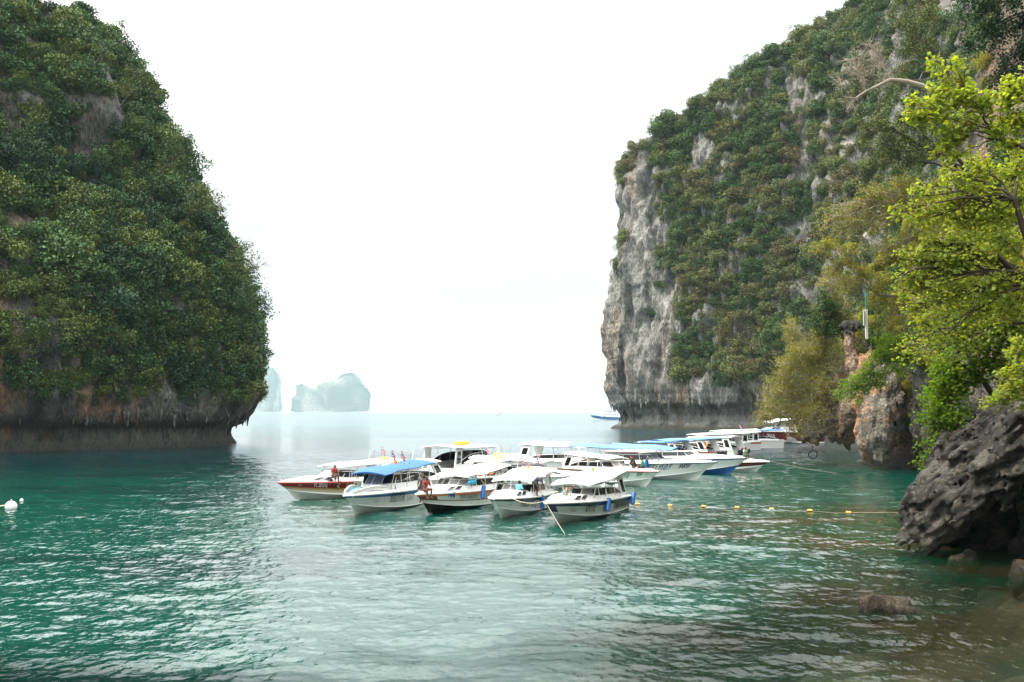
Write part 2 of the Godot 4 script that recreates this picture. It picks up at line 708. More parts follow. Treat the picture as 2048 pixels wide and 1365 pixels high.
func plant_cliff(ch: Cliff, count: int, keep: int, size: Vector2, bare: Callable, s: int, called: String, where: String, group: String, mix: Array, ends: Array) -> void:
	# the largest crowns are trees of their own; the growth between them is one mass
	var r := RandomNumberGenerator.new()
	r.seed = s
	var nz := noise(s + 5, 0.035, 3)
	var all := []
	var tries := 0
	while all.size() < count and tries < count * 8:
		tries += 1
		var u := r.randf_range(0.015, 0.985)
		var v := pow(r.randf_range(0.001, 0.985), 0.82)
		var p := ch.at(u, v)
		if p.z > -14.0 or absf(p.x) > -p.z * 0.62 + 8.0:
			continue
		if r.randf() > float(bare.call(u, v, p)):
			continue
		var o := ch.facing(u, v)
		if o.y < 0.0 and absf(o.y) > 0.75:
			continue
		var sc := r.randf_range(size.x, size.y) * (0.8 + 0.5 * r.randf() * r.randf())
		var up := (Vector3.UP + Vector3(o.x, 0, o.z) * r.randf_range(0.3, 0.8)).normalized()
		var xx := up.cross(Vector3(r.randfn(), 0.1, r.randfn())).normalized()
		var b := Basis(xx, up, xx.cross(up)).scaled(Vector3.ONE * sc)
		var kind := nz.get_noise_3dv(p) * 0.9 + r.randfn() * 0.42
		all.push_back([Transform3D(b, p - o * 0.1 * sc), sc, kind, r.randi() % crowns.size(), u])
	all.sort_custom(func(a, b): return a[1] > b[1])
	var rest := []
	for k in all.size():
		var a: Array = all[k]
		var g := 0
		var q: float = clampf((a[2] + 0.75) / 1.5, 0.0, 0.999)
		g = int(q * mix.size())
		if k < keep:
			var o := Node3D.new()
			o.name = numbered(called)
			add_child(o)
			o.transform = a[0]
			var look: String = {"leaf_dark": "dark green", "leaf_mid": "mid green", "leaf_olive": "olive green", "leaf_yellow": "yellowish", "leaf_dry": "dry brownish", "leaf_sage": "sage green", "leaf_khaki": "khaki green"}[mix[g]]
			var y: float = a[0].origin.y
			var zone: String = ("low down" if y < 20.0 else "a third up" if y < 42.0 else "high up" if y < 68.0 else "near the top")
			var along: String = ends[0] if a[4] < ends[2] else ends[1] if a[4] > ends[3] else "mid face"
			tag(o, "%s bushy tree %s, %s, %s" % [look, where, zone, along], called, look + " " + group + ", " + zone + ", " + along)
			part("crown", crowns[a[3]], mats[mix[g]], o)
			part("trunk", trunk[a[3] % trunk.size()], mats["bark_dark"], o)
		else:
			a.push_back(g)
			rest.push_back(a)
	for variant in crowns.size():
		for g in mix.size():
			var some := rest.filter(func(a): return a[3] == variant and a[5] == g)
			if some.is_empty():
				continue
			var mm := MultiMesh.new()
			mm.transform_format = MultiMesh.TRANSFORM_3D
			mm.mesh = crowns[variant]
			mm.instance_count = some.size()
			for k in some.size():
				mm.set_instance_transform(k, some[k][0])
			var o := MultiMeshInstance3D.new()
			o.multimesh = mm
			o.material_override = mats[mix[g]]
			o.name = numbered("hillside_vegetation")
			add_child(o)
			o.set_meta("kind", "stuff")
			tag(o, "dense growth of shrubs and small trees %s" % where, "vegetation", "growth between the trees " + where)


var left_cliff: Cliff
var right_cliff: Cliff
var near_cliff: Cliff


func make_headlands() -> void:
	for k in 5:
		crowns.push_back(crown_mesh(100 + k, 2600, 1.0, 0.082, 0.9, 0.8, 7 + k * 3))
	for k in 3:
		trunk.push_back(trunk_mesh(140 + k, 1.0, 0.04))
	var grey := [Color(0.29, 0.295, 0.285), Color(0.43, 0.43, 0.41), Color(0.34, 0.25, 0.175), Color(0.085, 0.09, 0.085)]
	left_cliff = make_cliff("cliff", [[-165, -78, 96, 1.0], [-128, -112, 96, 1.0], [-100, -130, 94, 1.0], [-76, -148.5, 92, 1.0], [-63, -162, 92, 1.0], [-53, -174, 91, 1.0], [-52, -186, 88, 1.0], [-58, -205, 80, 1.0], [-80, -230, 80, 1.0], [-120, -250, 80, 1.0]],
		Vector2(-0.93, -0.36), [[-1.5, -0.6], [0, 0.2], [1.5, 1.2], [3.4, 0.9], [4.2, -1.4], [5.5, -2.4], [8.5, -3.8], [10, -3.0], [20, -2.0]],
		[[0.0, 0.0], [0.26, 0.5], [0.36, 3.5], [0.41, 7.5], [0.465, 12.0], [0.52, 15.5], [0.57, 18.5], [0.64, 20.0], [0.70, 22.5], [0.78, 25.0], [0.85, 31.0], [0.92, 40.0], [1.0, 62.0]], 260, 150, 1.15, 301, [Color(0.14, 0.145, 0.13), Color(0.25, 0.255, 0.235), Color(0.28, 0.17, 0.095), Color(0.055, 0.057, 0.053)],
		"steep overgrown limestone headland on the left with an undercut foot", mats["rock"], 1.0, 5.0, 90)
	var bl := noise(77, 0.045, 3)
	plant_cliff(left_cliff, 2300, 150, Vector2(1.8, 4.6), func(_u, _v, p):
		if p.y < 6.5:
			return 0.0
		if p.y < 9.0:
			return 0.7
		var rock: float = bl.get_noise_3d(p.x, p.y * 0.7, p.z)
		return 0.12 if rock > 0.33 and p.y > 45.0 else 1.0, 401, "tree", "on the left headland", "trees on the left headland", ["leaf_dark", "leaf_dark", "leaf_mid", "leaf_mid", "leaf_olive", "leaf_olive"], ["landward end", "towards the tip", 0.32, 0.47])
	right_cliff = make_cliff("cliff", [[150, -430, 100, 0.8], [95, -420, 98, 0.6], [55, -392, 96, 0.35], [37, -366, 99, 0.3], [37, -351, 103, 0.35], [50, -337, 114, 0.45], [64, -325, 126, 0.7], [78, -313, 136, 0.9], [92, -294, 145, 1.1], [98, -262, 149, 1.3], [96, -226, 142, 1.5], [90, -190, 138, 1.5], [86, -150, 130, 1.4], [84, -110, 120, 1.3]],
		Vector2(0.75, -0.66), [[-1.5, -0.5], [0, 0.5], [2, 3.0], [5, 4.0], [7.5, 3.0], [9.0, -0.5], [14, -1.8], [24, -1.0], [40, 0.0]],
		[[0.0, 0.0], [0.3, 1.0], [0.6, 8.0], [0.85, 17.0], [0.95, 24.0], [0.985, 34.0], [1.0, 60.0]], 330, 170, 1.15, 331, grey,
		"tall limestone headland on the right covered with trees and bare grey streaks", mats["rock"], 1.5, 9.5, 260)
	var br := noise(78, 0.04, 3)
	plant_cliff(right_cliff, 3600, 110, Vector2(2.2, 5.0), func(_u, _v, p):
		if p.y < 13.0:
			return 0.0
		var streak: float = br.get_noise_3d(p.x * 1.6, p.y * 0.35, p.z * 1.6)
		var tip := smoothstep(62.0, 40.0, p.x) * smoothstep(-300.0, -325.0, p.z)
		var k := 1.0 - smoothstep(0.22, 0.42, streak + tip * (0.95 if p.y < 88.0 else 0.3) + smoothstep(24.0, 12.0, p.y) * 0.3)
		return k * (1.0 - 0.5 * tip), 402, "tree", "on the right headland", "trees on the right headland", ["leaf_mid", "leaf_sage", "leaf_sage", "leaf_khaki", "leaf_khaki", "leaf_dry"], ["towards the tip", "towards the shore", 0.45, 0.62])


func make_islands() -> void:
	# two far stacks in the haze: an outline of real thickness
	var sil := [
		["island", 8600.0, [[585, 823], [586, 806], [584, 798], [592, 790], [592, 770], [602, 769], [612, 772], [622, 778], [632, 779], [640, 769], [652, 764], [662, 765], [674, 760], [688, 749], [700, 746], [712, 748], [722, 757], [728, 768], [738, 778], [743, 790], [742, 804], [738, 823]], "far hazy island with a notched top on the horizon"],
		["island", 9400.0, [[500, 823], [505, 770], [516, 738], [534, 731], [552, 736], [560, 747], [562, 760], [560, 778], [561, 800], [561, 815], [560, 823]], "far hazy cliff island half hidden behind the left headland"],
	]
	var nz := noise(61, 0.012, 4)
	for d in sil:
		var mb := MB.new()
		var f: float = float(d[1]) / 1990.0
		var sz: float = float(d[1]) / 3200.0
		var outline := PackedVector2Array()
		for q in d[2]:
			outline.push_back(Vector2((q[0] - 1024.0) * f, maxf(6.0 + (824.0 - q[1]) * f, -1.0)))
		# finer outline
		var fine := PackedVector2Array()
		for k in outline.size():
			var a := outline[k]
			var b := outline[(k + 1) % outline.size()]
			var steps := maxi(1, int(a.distance_to(b) / (4.0 * sz)))
			for s in steps:
				var p := a.lerp(b, s / float(steps))
				if p.y > 2.0:
					p += Vector2(nz.get_noise_2d(p.x * 6.0 / sz, p.y * 6.0 / sz), nz.get_noise_2d(p.x * 6.0 / sz + 99.0, p.y * 6.0 / sz)) * 5.0 * sz
				fine.push_back(p)
		var mid := Vector2.ZERO
		for p in fine:
			mid += p / fine.size()
		mid.y = 0.0
		var rows := []
		var cols := []
		for k in 17:
			var a := lerpf(-1.0, 1.0, k / 16.0)
			var sh := sqrt(maxf(1.0 - a * a * 0.985, 0.0))
			var row := PackedVector3Array()
			var cr := []
			for p in fine:
				var w := mid + (p - mid) * Vector2(pow(sh, 0.8), lerpf(1.0, sh, 0.45))
				var nn := nz.get_noise_3d(w.x / sz, w.y * 0.4 / sz, a * 120.0)
				row.push_back(Vector3(w.x, w.y, -d[1] + (70.0 * a + nn * 40.0 * sh) * sz))
				cr.push_back(Color(0.05, 0.075, 0.04).lerp(Color(0.34, 0.31, 0.26), smoothstep(0.0, 0.35, nn + 0.12 - w.y * 0.0014 / sz)))
			rows.push_back(row)
			cols.push_back(cr)
		for e in [0, rows.size()]:
			e = mini(e, rows.size() - 1)
			var tip := PackedVector3Array()
			for p in rows[e]:
				tip.push_back(Vector3(mid.x + (p.x - mid.x) * 0.05, 10.0 + (p.y - 10.0) * 0.05, p.z))
			if e == 0:
				rows.push_front(tip)
				cols.push_front(cols[0])
				continue
			rows.push_back(tip)
			cols.push_back(cols[-1])
		mb.grid(rows, Vector3.ZERO, cols, true, Vector3(mid.x, 30.0, -d[1]))
		var o := structure(d[0], mb, mats["island_rock"])
		o.set_meta("label", d[3])


# ---------------------------------------------------------------- solid shapes grown from rounded bones

var no_noise: Callable


func nets(bones: Array, cell: float, blend: float, rough: Callable, tones: Array, mb: MB) -> void:
	# bones: [from, radius, to, radius, tone]; their distances are joined smoothly and the skin at distance 0 is meshed
	var lo := Vector3.INF
	var hi := -Vector3.INF
	var pad := blend + cell * 3.0
	for b in bones:
		var r: float = maxf(b[1], b[3]) + pad
		lo = lo.min((b[0] as Vector3).min(b[2]) - Vector3.ONE * r)
		hi = hi.max((b[0] as Vector3).max(b[2]) + Vector3.ONE * r)
	var nx := int((hi.x - lo.x) / cell) + 2
	var ny := int((hi.y - lo.y) / cell) + 2
	var nz := int((hi.z - lo.z) / cell) + 2
	var f := PackedFloat32Array()
	f.resize(nx * ny * nz)
	f.fill(9.0)
	var near := PackedFloat32Array()
	near.resize(f.size())
	near.fill(9.0)
	var own := PackedByteArray()
	own.resize(f.size())
	for b in bones:
		var a: Vector3 = b[0]
		var e: Vector3 = b[2]
		var ra: float = b[1]
		var rb: float = b[3]
		var ax := e - a
		var l2 := maxf(ax.length_squared(), 1e-9)
		var r := maxf(ra, rb) + pad
		var p0 := (a.min(e) - Vector3.ONE * r - lo) / cell
		var p1 := (a.max(e) + Vector3.ONE * r - lo) / cell
		for k in range(maxi(0, int(p0.z)), mini(nz, int(p1.z) + 1)):
			for j in range(maxi(0, int(p0.y)), mini(ny, int(p1.y) + 1)):
				var at := (k * ny + j) * nx
				for i in range(maxi(0, int(p0.x)), mini(nx, int(p1.x) + 1)):
					var q := lo + Vector3(i, j, k) * cell - a
					var t := clampf(q.dot(ax) / l2, 0.0, 1.0)
					var d := (q - ax * t).length() - lerpf(ra, rb, t)
					var o := f[at + i]
					var h := maxf(blend - absf(d - o), 0.0) / blend
					f[at + i] = minf(d, o) - h * h * blend * 0.25
					if d < near[at + i]:
						near[at + i] = d
						own[at + i] = b[4]
	var reach := cell * 2.5
	if rough.is_valid():
		reach = cell * 2.5 + 1.0
		for k in nz:
			for j in ny:
				var at := (k * ny + j) * nx
				for i in nx:
					if absf(f[at + i]) < reach:
						f[at + i] += float(rough.call(lo + Vector3(i, j, k) * cell))
		reach = cell * 4.0
	var steps := [0, 1, nx, nx + 1, nx * ny, nx * ny + 1, nx * ny + nx, nx * ny + nx + 1]
	var edges := [[0, 1], [2, 3], [4, 5], [6, 7], [0, 2], [1, 3], [4, 6], [5, 7], [0, 4], [1, 5], [2, 6], [3, 7]]
	var vid := {}
	var base := mb.v.size()
	for k in nz - 1:
		for j in ny - 1:
			var at := (k * ny + j) * nx
			for i in nx - 1:
				var c := at + i
				if absf(f[c]) > reach:
					continue
				var m := 0
				for s in 8:
					if f[c + steps[s]] < 0.0:
						m |= 1 << s
				if m == 0 or m == 255:
					continue
				var sum := Vector3.ZERO
				var n := 0
				for e in edges:
					var u: int = e[0]
					var w: int = e[1]
					if ((m >> u) & 1) == ((m >> w) & 1):
						continue
					var fu := f[c + steps[u]]
					var g := fu / (fu - f[c + steps[w]])
					sum += Vector3(u & 1, (u >> 1) & 1, u >> 2).lerp(Vector3(w & 1, (w >> 1) & 1, w >> 2), g)
					n += 1
				vid[c] = mb.v.size()
				var gr := Vector3(f[c + 1] - f[c], f[c + nx] - f[c], f[c + nx * ny] - f[c])
				mb.vert(lo + (Vector3(i, j, k) + sum / n) * cell, gr.normalized(), tones[own[c]])
	for c in vid:
		for ax in 3:
			var st: int = steps[[1, 2, 4][ax]]
			if (f[c] < 0.0) == (f[c + st] < 0.0):
				continue
			var o1: int = steps[[2, 4, 1][ax]]
			var o2: int = steps[[4, 1, 2][ax]]
			if not (vid.has(c - o1) and vid.has(c - o2) and vid.has(c - o1 - o2)):
				continue
			var q := [vid[c], vid[c - o1], vid[c - o1 - o2], vid[c - o2]]
			if f[c] < 0.0:
				mb.i.append_array([q[0], q[2], q[1], q[0], q[3], q[2]])
			else:
				mb.i.append_array([q[0], q[1], q[2], q[0], q[2], q[3]])
	# smooth normals from the faces
	for q in range(base, mb.v.size()):
		mb.n[q] = Vector3.ZERO
	for q in range(0, mb.i.size(), 3):
		if mb.i[q] < base:
			continue
		var a := mb.v[mb.i[q]]
		var nn := (mb.v[mb.i[q + 2]] - a).cross(mb.v[mb.i[q + 1]] - a)
		for s in 3:
			mb.n[mb.i[q + s]] += nn
	for q in range(base, mb.v.size()):
		mb.n[q] = mb.n[q].normalized()


func chain(pts: Array, tone := 0) -> Array:
	# [x, y, z, radius] rows into bones
	var o := []
	for k in pts.size() - 1:
		var a: Array = pts[k]
		var b: Array = pts[k + 1]
		o.push_back([Vector3(a[0], a[1], a[2]), a[3], Vector3(b[0], b[1], b[2]), b[3], tone])
	return o


func spot(px: float, py: float, d: float) -> Vector3:
	# a point of the bay at d metres in front of the lookout
	var a := (px - 1024.0) / 1990.0
	var b := (682.5 - py) / 1990.0
	var th := deg_to_rad(PITCH)
	var t := d / (cos(th) - b * sin(th))
	return Vector3(a * t, 6.0 + t * (b * cos(th) + sin(th)), -d)


func stain_and_highlights(mb: MB, tones: Array, s: int, f: float) -> void:
	var n := noise(s, f, 4)
	for k in mb.v.size():
		var q := n.get_noise_3dv(mb.v[k])
		var fine := absf(n.get_noise_3dv(mb.v[k] * 4.3 + Vector3(9, 70, 0)))
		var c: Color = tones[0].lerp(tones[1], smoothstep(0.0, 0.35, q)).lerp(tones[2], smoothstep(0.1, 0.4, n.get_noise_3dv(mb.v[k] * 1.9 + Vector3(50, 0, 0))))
		c = c.lerp(tones[1] * 1.7, smoothstep(0.07, 0.0, fine) * 0.75 * clampf(mb.n[k].y + 0.6, 0.0, 1.0))  # sun highlights painted along weathered ridge lines, strongest on upward faces
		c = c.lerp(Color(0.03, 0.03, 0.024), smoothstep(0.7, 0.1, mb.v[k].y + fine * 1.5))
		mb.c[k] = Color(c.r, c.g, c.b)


func rock_object(called: String, label: String, bones: Array, cell: float, blend: float, amp: float, freq: float, tones: Array, s: int, mat: String, turn := Basis.from_scale(Vector3(1, 0.35, 1))) -> MeshInstance3D:
	var n1 := noise(s, freq, 4)
	var n2 := noise(s + 1, freq * 3.3, 3)
	var pit := noise(s + 4, freq * 2.4, 2, FastNoiseLite.TYPE_CELLULAR)
	pit.cellular_return_type = FastNoiseLite.RETURN_DISTANCE
	var mb := MB.new()
	nets(bones, cell, blend, func(p: Vector3) -> float:
		var q := turn * p
		return (0.4 - absf(n1.get_noise_3dv(q)) * 2.2) * amp + (absf(n2.get_noise_3dv(q * 1.0)) - 0.2) * amp * 0.7 - (pit.get_noise_3dv(q + p * 0.4) + 0.55) * amp * 0.75, [Color.WHITE], mb)
	stain_and_highlights(mb, tones, s + 2, freq * 0.8)
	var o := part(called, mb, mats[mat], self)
	tag(o, label, "rock")
	return o


func make_near_shore() -> void:
	var tones := [Color(0.17, 0.15, 0.125), Color(0.31, 0.275, 0.235), Color(0.40, 0.235, 0.155), Color(0.05, 0.05, 0.046)]
	near_cliff = make_cliff("cliff", [[110, -178, 16, 0.5, 1, 0], [72, -150, 18, 0.5, 1, 0], [47, -131, 20, 0.5, 1, 0], [40, -119, 23, 0.5, 1, 0], [40.5, -110, 29, 0.5, 1, 0], [42, -102, 37, 0.5, 1, 0], [42, -93, 50, 0.6, 1, 0], [40.5, -82, 62, 0.7, 1, 0], [38, -70, 64, 0.7, 1, 0], [35, -57, 62, 0.7, 1, 0], [33, -46, 60, 0.7, 1, 0], [31, -34, 60, 0.7, 1, 0], [29, -20, 60, 0.7, 1, 0], [26, -4, 45, 0.7, 1, 0.2], [17, 12, 28, 0.7, 0.5, 0.8], [0, 22, 22, 0.7, 0, 1], [-30, 24, 22, 0.7, -0.2, 1], [-62, 8, 30, 0.7, -0.6, 0.7], [-100, -25, 50, 0.7, -0.9, 0.3], [-155, -62, 70, 0.7, -1, 0.2]],  # unseen stretch behind the camera added for its shade, lowered for more light
		Vector2(1, 0), [[-1.5, 0.5], [0, 1.0], [1.4, 4.2], [3.0, 4.6], [4.4, 1.0], [6, -1.2], [11, -1.6], [16, -0.6], [24, 0.0]],
		[[0.0, 0.0], [0.5, 2.0], [0.85, 5.0], [0.96, 8.0], [1.0, 30.0]], 520, 130, 0.8, 361, tones,
		"near rock wall on the right, undercut at the water and stained pink", mats["near_rock"], 1.2, 4.6, 60)
	var rt := [Color(0.062, 0.058, 0.052), Color(0.20, 0.187, 0.165), Color(0.026, 0.025, 0.022)]
	# the dark leaning slab in the foreground
	var bones := chain([[16.4, 0.95, -42.2, 0.2], [17.1, 1.9, -42.6, 0.45], [18.2, 2.8, -43.0, 0.6], [19.6, 4.1, -43.6, 0.8], [21.4, 5.2, -43.6, 1.0], [25.0, 6.4, -43.0, 2.0]])
	bones += chain([[17.2, 0.75, -42.0, 0.3], [18.2, 2.0, -41.3, 0.45], [19.2, 3.3, -40.3, 0.6], [20.6, 4.8, -39.0, 0.9], [23.9, 6.4, -37.0, 1.8]])
	bones += chain([[17.7, 1.9, -42.3, 0.55], [19.2, 3.3, -42.2, 0.85], [21.6, 5.0, -41.5, 1.5]])
	bones += chain([[24.2, 0.5, -46.0, 2.0], [25.0, 3.0, -40.0, 2.6], [24.0, 1.5, -33.0, 2.4]])
	bones += chain([[24.5, 6.5, -36.0, 2.4], [24.0, 5.0, -30.0, 2.2]])
	bones += chain([[21.5, -0.5, -46.5, 1.8], [22.0, 3.0, -45.5, 2.2]])
	bones += chain([[19.6, 0.2, -46.0, 1.0], [20.0, 2.6, -45.2, 1.4]])
	bones += chain([[23.0, -0.5, -42.0, 1.5], [23.5, 3.0, -41.5, 1.9]])
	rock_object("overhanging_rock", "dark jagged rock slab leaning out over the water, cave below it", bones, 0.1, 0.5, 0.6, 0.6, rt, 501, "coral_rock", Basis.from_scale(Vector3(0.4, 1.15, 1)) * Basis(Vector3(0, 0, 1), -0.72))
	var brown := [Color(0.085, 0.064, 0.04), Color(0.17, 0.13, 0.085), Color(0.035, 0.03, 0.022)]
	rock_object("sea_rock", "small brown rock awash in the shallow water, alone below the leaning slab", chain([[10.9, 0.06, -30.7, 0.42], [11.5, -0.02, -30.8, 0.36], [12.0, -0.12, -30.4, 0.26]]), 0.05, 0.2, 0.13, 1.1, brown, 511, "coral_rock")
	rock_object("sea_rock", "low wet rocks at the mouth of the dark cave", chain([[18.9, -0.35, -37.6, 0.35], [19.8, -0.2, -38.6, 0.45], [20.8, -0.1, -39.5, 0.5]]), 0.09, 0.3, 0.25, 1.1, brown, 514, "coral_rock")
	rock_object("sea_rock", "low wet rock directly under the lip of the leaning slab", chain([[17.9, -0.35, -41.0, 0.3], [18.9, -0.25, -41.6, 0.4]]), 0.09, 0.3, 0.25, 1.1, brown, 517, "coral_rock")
	# rocks hanging over the sea cave further along the shore
	var ht := [Color(0.15, 0.135, 0.115), Color(0.29, 0.265, 0.23), Color(0.34, 0.19, 0.11)]
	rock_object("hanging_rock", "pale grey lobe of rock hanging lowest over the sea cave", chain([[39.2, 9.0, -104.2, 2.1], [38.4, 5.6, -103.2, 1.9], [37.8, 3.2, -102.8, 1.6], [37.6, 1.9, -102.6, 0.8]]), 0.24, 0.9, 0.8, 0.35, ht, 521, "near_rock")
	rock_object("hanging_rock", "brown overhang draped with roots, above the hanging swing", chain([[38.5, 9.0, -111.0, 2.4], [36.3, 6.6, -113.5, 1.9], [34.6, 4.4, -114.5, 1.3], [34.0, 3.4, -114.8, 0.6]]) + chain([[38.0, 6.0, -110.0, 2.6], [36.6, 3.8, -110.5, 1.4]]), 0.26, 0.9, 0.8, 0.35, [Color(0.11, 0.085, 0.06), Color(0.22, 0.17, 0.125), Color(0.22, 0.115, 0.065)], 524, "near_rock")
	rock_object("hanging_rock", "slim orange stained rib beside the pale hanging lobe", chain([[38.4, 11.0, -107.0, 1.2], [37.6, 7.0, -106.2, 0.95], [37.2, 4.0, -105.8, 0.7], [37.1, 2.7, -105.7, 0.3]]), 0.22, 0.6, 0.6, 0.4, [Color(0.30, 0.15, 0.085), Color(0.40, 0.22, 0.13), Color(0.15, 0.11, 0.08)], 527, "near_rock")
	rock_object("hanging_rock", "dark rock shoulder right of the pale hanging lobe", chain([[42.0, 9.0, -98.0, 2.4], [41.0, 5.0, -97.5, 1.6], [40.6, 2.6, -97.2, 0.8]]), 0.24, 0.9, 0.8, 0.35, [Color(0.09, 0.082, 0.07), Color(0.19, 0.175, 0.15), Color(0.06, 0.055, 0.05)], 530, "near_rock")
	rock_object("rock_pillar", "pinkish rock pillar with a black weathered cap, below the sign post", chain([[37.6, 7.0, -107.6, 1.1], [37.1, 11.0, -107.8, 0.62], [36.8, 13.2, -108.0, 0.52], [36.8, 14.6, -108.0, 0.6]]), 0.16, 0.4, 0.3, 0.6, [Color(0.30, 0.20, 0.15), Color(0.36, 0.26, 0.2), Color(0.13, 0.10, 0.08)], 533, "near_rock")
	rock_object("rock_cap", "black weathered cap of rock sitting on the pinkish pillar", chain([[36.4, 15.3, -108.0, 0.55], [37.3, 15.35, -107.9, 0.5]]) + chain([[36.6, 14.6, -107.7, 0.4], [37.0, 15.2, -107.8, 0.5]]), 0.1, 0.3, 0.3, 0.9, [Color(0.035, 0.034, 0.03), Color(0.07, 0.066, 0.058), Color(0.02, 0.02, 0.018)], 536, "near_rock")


# ---------------------------------------------------------------- boats

class Hull:
	var L := 12.0
	var bm := 3.0
	var bowh := 1.27
	var sternh := 0.8

	func full(t: float, e0: float, p: float) -> float:
		return pow(maxf(1.0 - pow(clampf((t - e0) / (1.0 - e0), 0, 1), p), 0.0), 0.85)

	func keel(t: float) -> Vector3:
		return Vector3(t * 0.865 * L, -0.5 + 0.56 * smoothstep(0.7, 1.0, t), 0)

	func chine(t: float, s: float) -> Vector3:
		return Vector3(t * 0.925 * L, 0.05 + (bowh * 0.55) * pow(t, 3.0), s * bm * 0.43 * full(t, 0.32, 1.75))

	func sheer(t: float, s: float) -> Vector3:
		return Vector3(t * L, lerpf(sternh, bowh, pow(t, 1.5)), s * bm * 0.5 * full(t, 0.33, 2.1))

	func side(t: float, w: float, s: float) -> Vector3:
		var p := chine(t, s).lerp(sheer(t, s), w)
		p.z -= s * sin(PI * w) * bm * 0.16 * t * t * (1.0 - t)
		return p

	func out(t: float, w: float, s: float) -> Vector3:
		var a := side(minf(t + 0.01, 1.0), w, s) - side(maxf(t - 0.01, 0.0), w, s)
		var b := side(t, w + 0.02, s) - side(t, w - 0.02, s)
		var n := a.cross(b).normalized()
		return n if n.z * s > 0.0 else -n


const GLYPHS := {
	"ก": "14 1a 0b 2d 5e 7d 74", "ช": "1e 0d 1c 2d 2a 24 74 7a 8c 6d 8e", "ซ": "1e 0d 1c 2d 3b 24 74 7a 8c 6d 9e", "า": "0c 2e 4e 5d 54", "ร": "24 14 25 3a 1b 0d 4e 5d", "เ": "1e 14 24 25 15",
	"ต": "14 1a 0b 1d 3d 4c 5d 7e 84;1a 3a", "อ": "3a 1a 14 74 7c 5e 2e 0c", "์": "2g 3f 4g 3h 5i", "ี": "0f 3h 6h 7f 7i", "ิ": "0f 3h 6h 7f 0f", "้": "3g 4h 5g 4f;4h 7i", "น": "1e 0d 1c 1e 14 54 44;14 74 7e",
	"ธ": "6d 5e 1d 0a 4b 7a 74 24 14", "ุ": "53 63 61", "พ": "1e 2d 1d 14 47 74 7e", "ส": "3a 1a 14;0c 3e 6e 84;3a 5b 9e", "ม": "0e 1d 1e 14 04 14 74 7e", "ไ": "24 2c 0e 4g 5h", "ป": "1e 2d 1d 14 74 7h",
	"ค": "54 3a 1b 14 1b 3e 6e 84", "ง": "3e 5d 54 24 0a", "ว": "0c 3e 6e 74 54", "ล": "19 14;1a 4c 84 8c 5e 1d", "บ": "1e 2d 1d 14 74 7e", "ท": "1e 2d 1d 14 1b 6e 7d 74", ".": "24 34 35 25",
	"ฟ": "1e 2d 1d 14 47 74 7h", "่": "4f 4h", "ั": "1g 2f 4f 7i",
}


func strokes(text: String, height: float, slant: float, wide := 0.82) -> Array:
	# polylines in metres, the writing starting at x = 0
	var out := []
	var x := 0.0
	var last := 0.0
	for ch in text:
		if ch == " ":
			x += 0.5
			continue
		if not GLYPHS.has(ch):
			continue
		var over: bool = ch in ["์", "ี", "ิ", "้", "ุ", "่", "ั"]
		var at := last if over else x
		for line in GLYPHS[ch].split(";"):
			var pl := PackedVector2Array()
			for q in line.strip_edges().split(" "):
				var px: float = ("0x" + q[0]).hex_to_int() / 10.0 * wide + at
				var cy: int = q.unicode_at(1)
				var py: float = ((cy - 48) if cy < 58 else (cy - 87)) - 4.0
				pl.push_back(Vector2(px + py * 0.1 * slant, py / 10.0) * height)
			out.push_back(pl)
		if not over:
			last = x
			x += 0.45 if ch == "." else 0.78 if ch in ["เ", "า", "ไ", "ร", "ง"] else 1.0
	return out


func decal(parent: Node, h: Hull, s: float, t0: float, w0: float, shapes: Array, width: float, mat: Material, called := "lettering") -> void:
	# flat print laid on the hull side; shapes are polylines (width > 0) or triangles (width 0)
	var mb := MB.new()
	var hgt := h.side(t0, 1.0, s).y - h.side(t0, 0.0, s).y
	var put := func(p: Vector2) -> Vector3:
		var t := clampf(t0 + p.x / h.L * s, 0.01, 0.985)
		var w := w0 + p.y / hgt
		return h.side(t, w, s) + h.out(t, w, s) * 0.014
	var o := Vector3(0, 0, s)
	for pl in shapes:
		if width <= 0.0:
			for k in range(0, pl.size() - 2, 3):
				mb.tri(put.call(pl[k]), put.call(pl[k + 1]), put.call(pl[k + 2]), o)
			continue
		for k in pl.size() - 1:
			var a: Vector2 = pl[k]
			var b: Vector2 = pl[k + 1]
			var d := (b - a).normalized() * width * 0.5
			var e := Vector2(-d.y, d.x)
			mb.quad(put.call(a - d + e), put.call(b + d + e), put.call(b + d - e), put.call(a - d - e), o)
	part(called, mb, mat, parent)


func latin(text: String, height: float, slant: float, bold := true) -> Array:
	# triangles of real type, in metres
	var f := SystemFont.new()
	f.font_names = PackedStringArray(["Droid Sans"])
	f.font_weight = 700 if bold else 400
	var tm := TextMesh.new()
	tm.font = f
	tm.text = text
	tm.font_size = 64
	tm.pixel_size = height / 46.0
	tm.depth = 0.0
	tm.horizontal_alignment = HORIZONTAL_ALIGNMENT_LEFT
	tm.vertical_alignment = VERTICAL_ALIGNMENT_BOTTOM
	var a := tm.get_mesh_arrays()
	if a.is_empty():
		return []
	var v: PackedVector3Array = a[Mesh.ARRAY_VERTEX]
	var ix = a[Mesh.ARRAY_INDEX]
	var t := PackedVector2Array()
	var lo := 1e9
	for q in v:
		lo = minf(lo, q.y)
	if ix == null or ix.size() == 0:
		ix = range(v.size())
	for k in ix:
		t.push_back(Vector2(v[k].x + (v[k].y - lo) * slant, v[k].y - lo))
	return [t]


func poly(pts: Array, k := 1.0) -> Array:
	var p := PackedVector2Array()
	for q in pts:
		p.push_back(Vector2(q[0], q[1]) * k)
	var t := PackedVector2Array()
	for j in Geometry2D.triangulate_polygon(p):
		t.push_back(p[j])
	return [t]


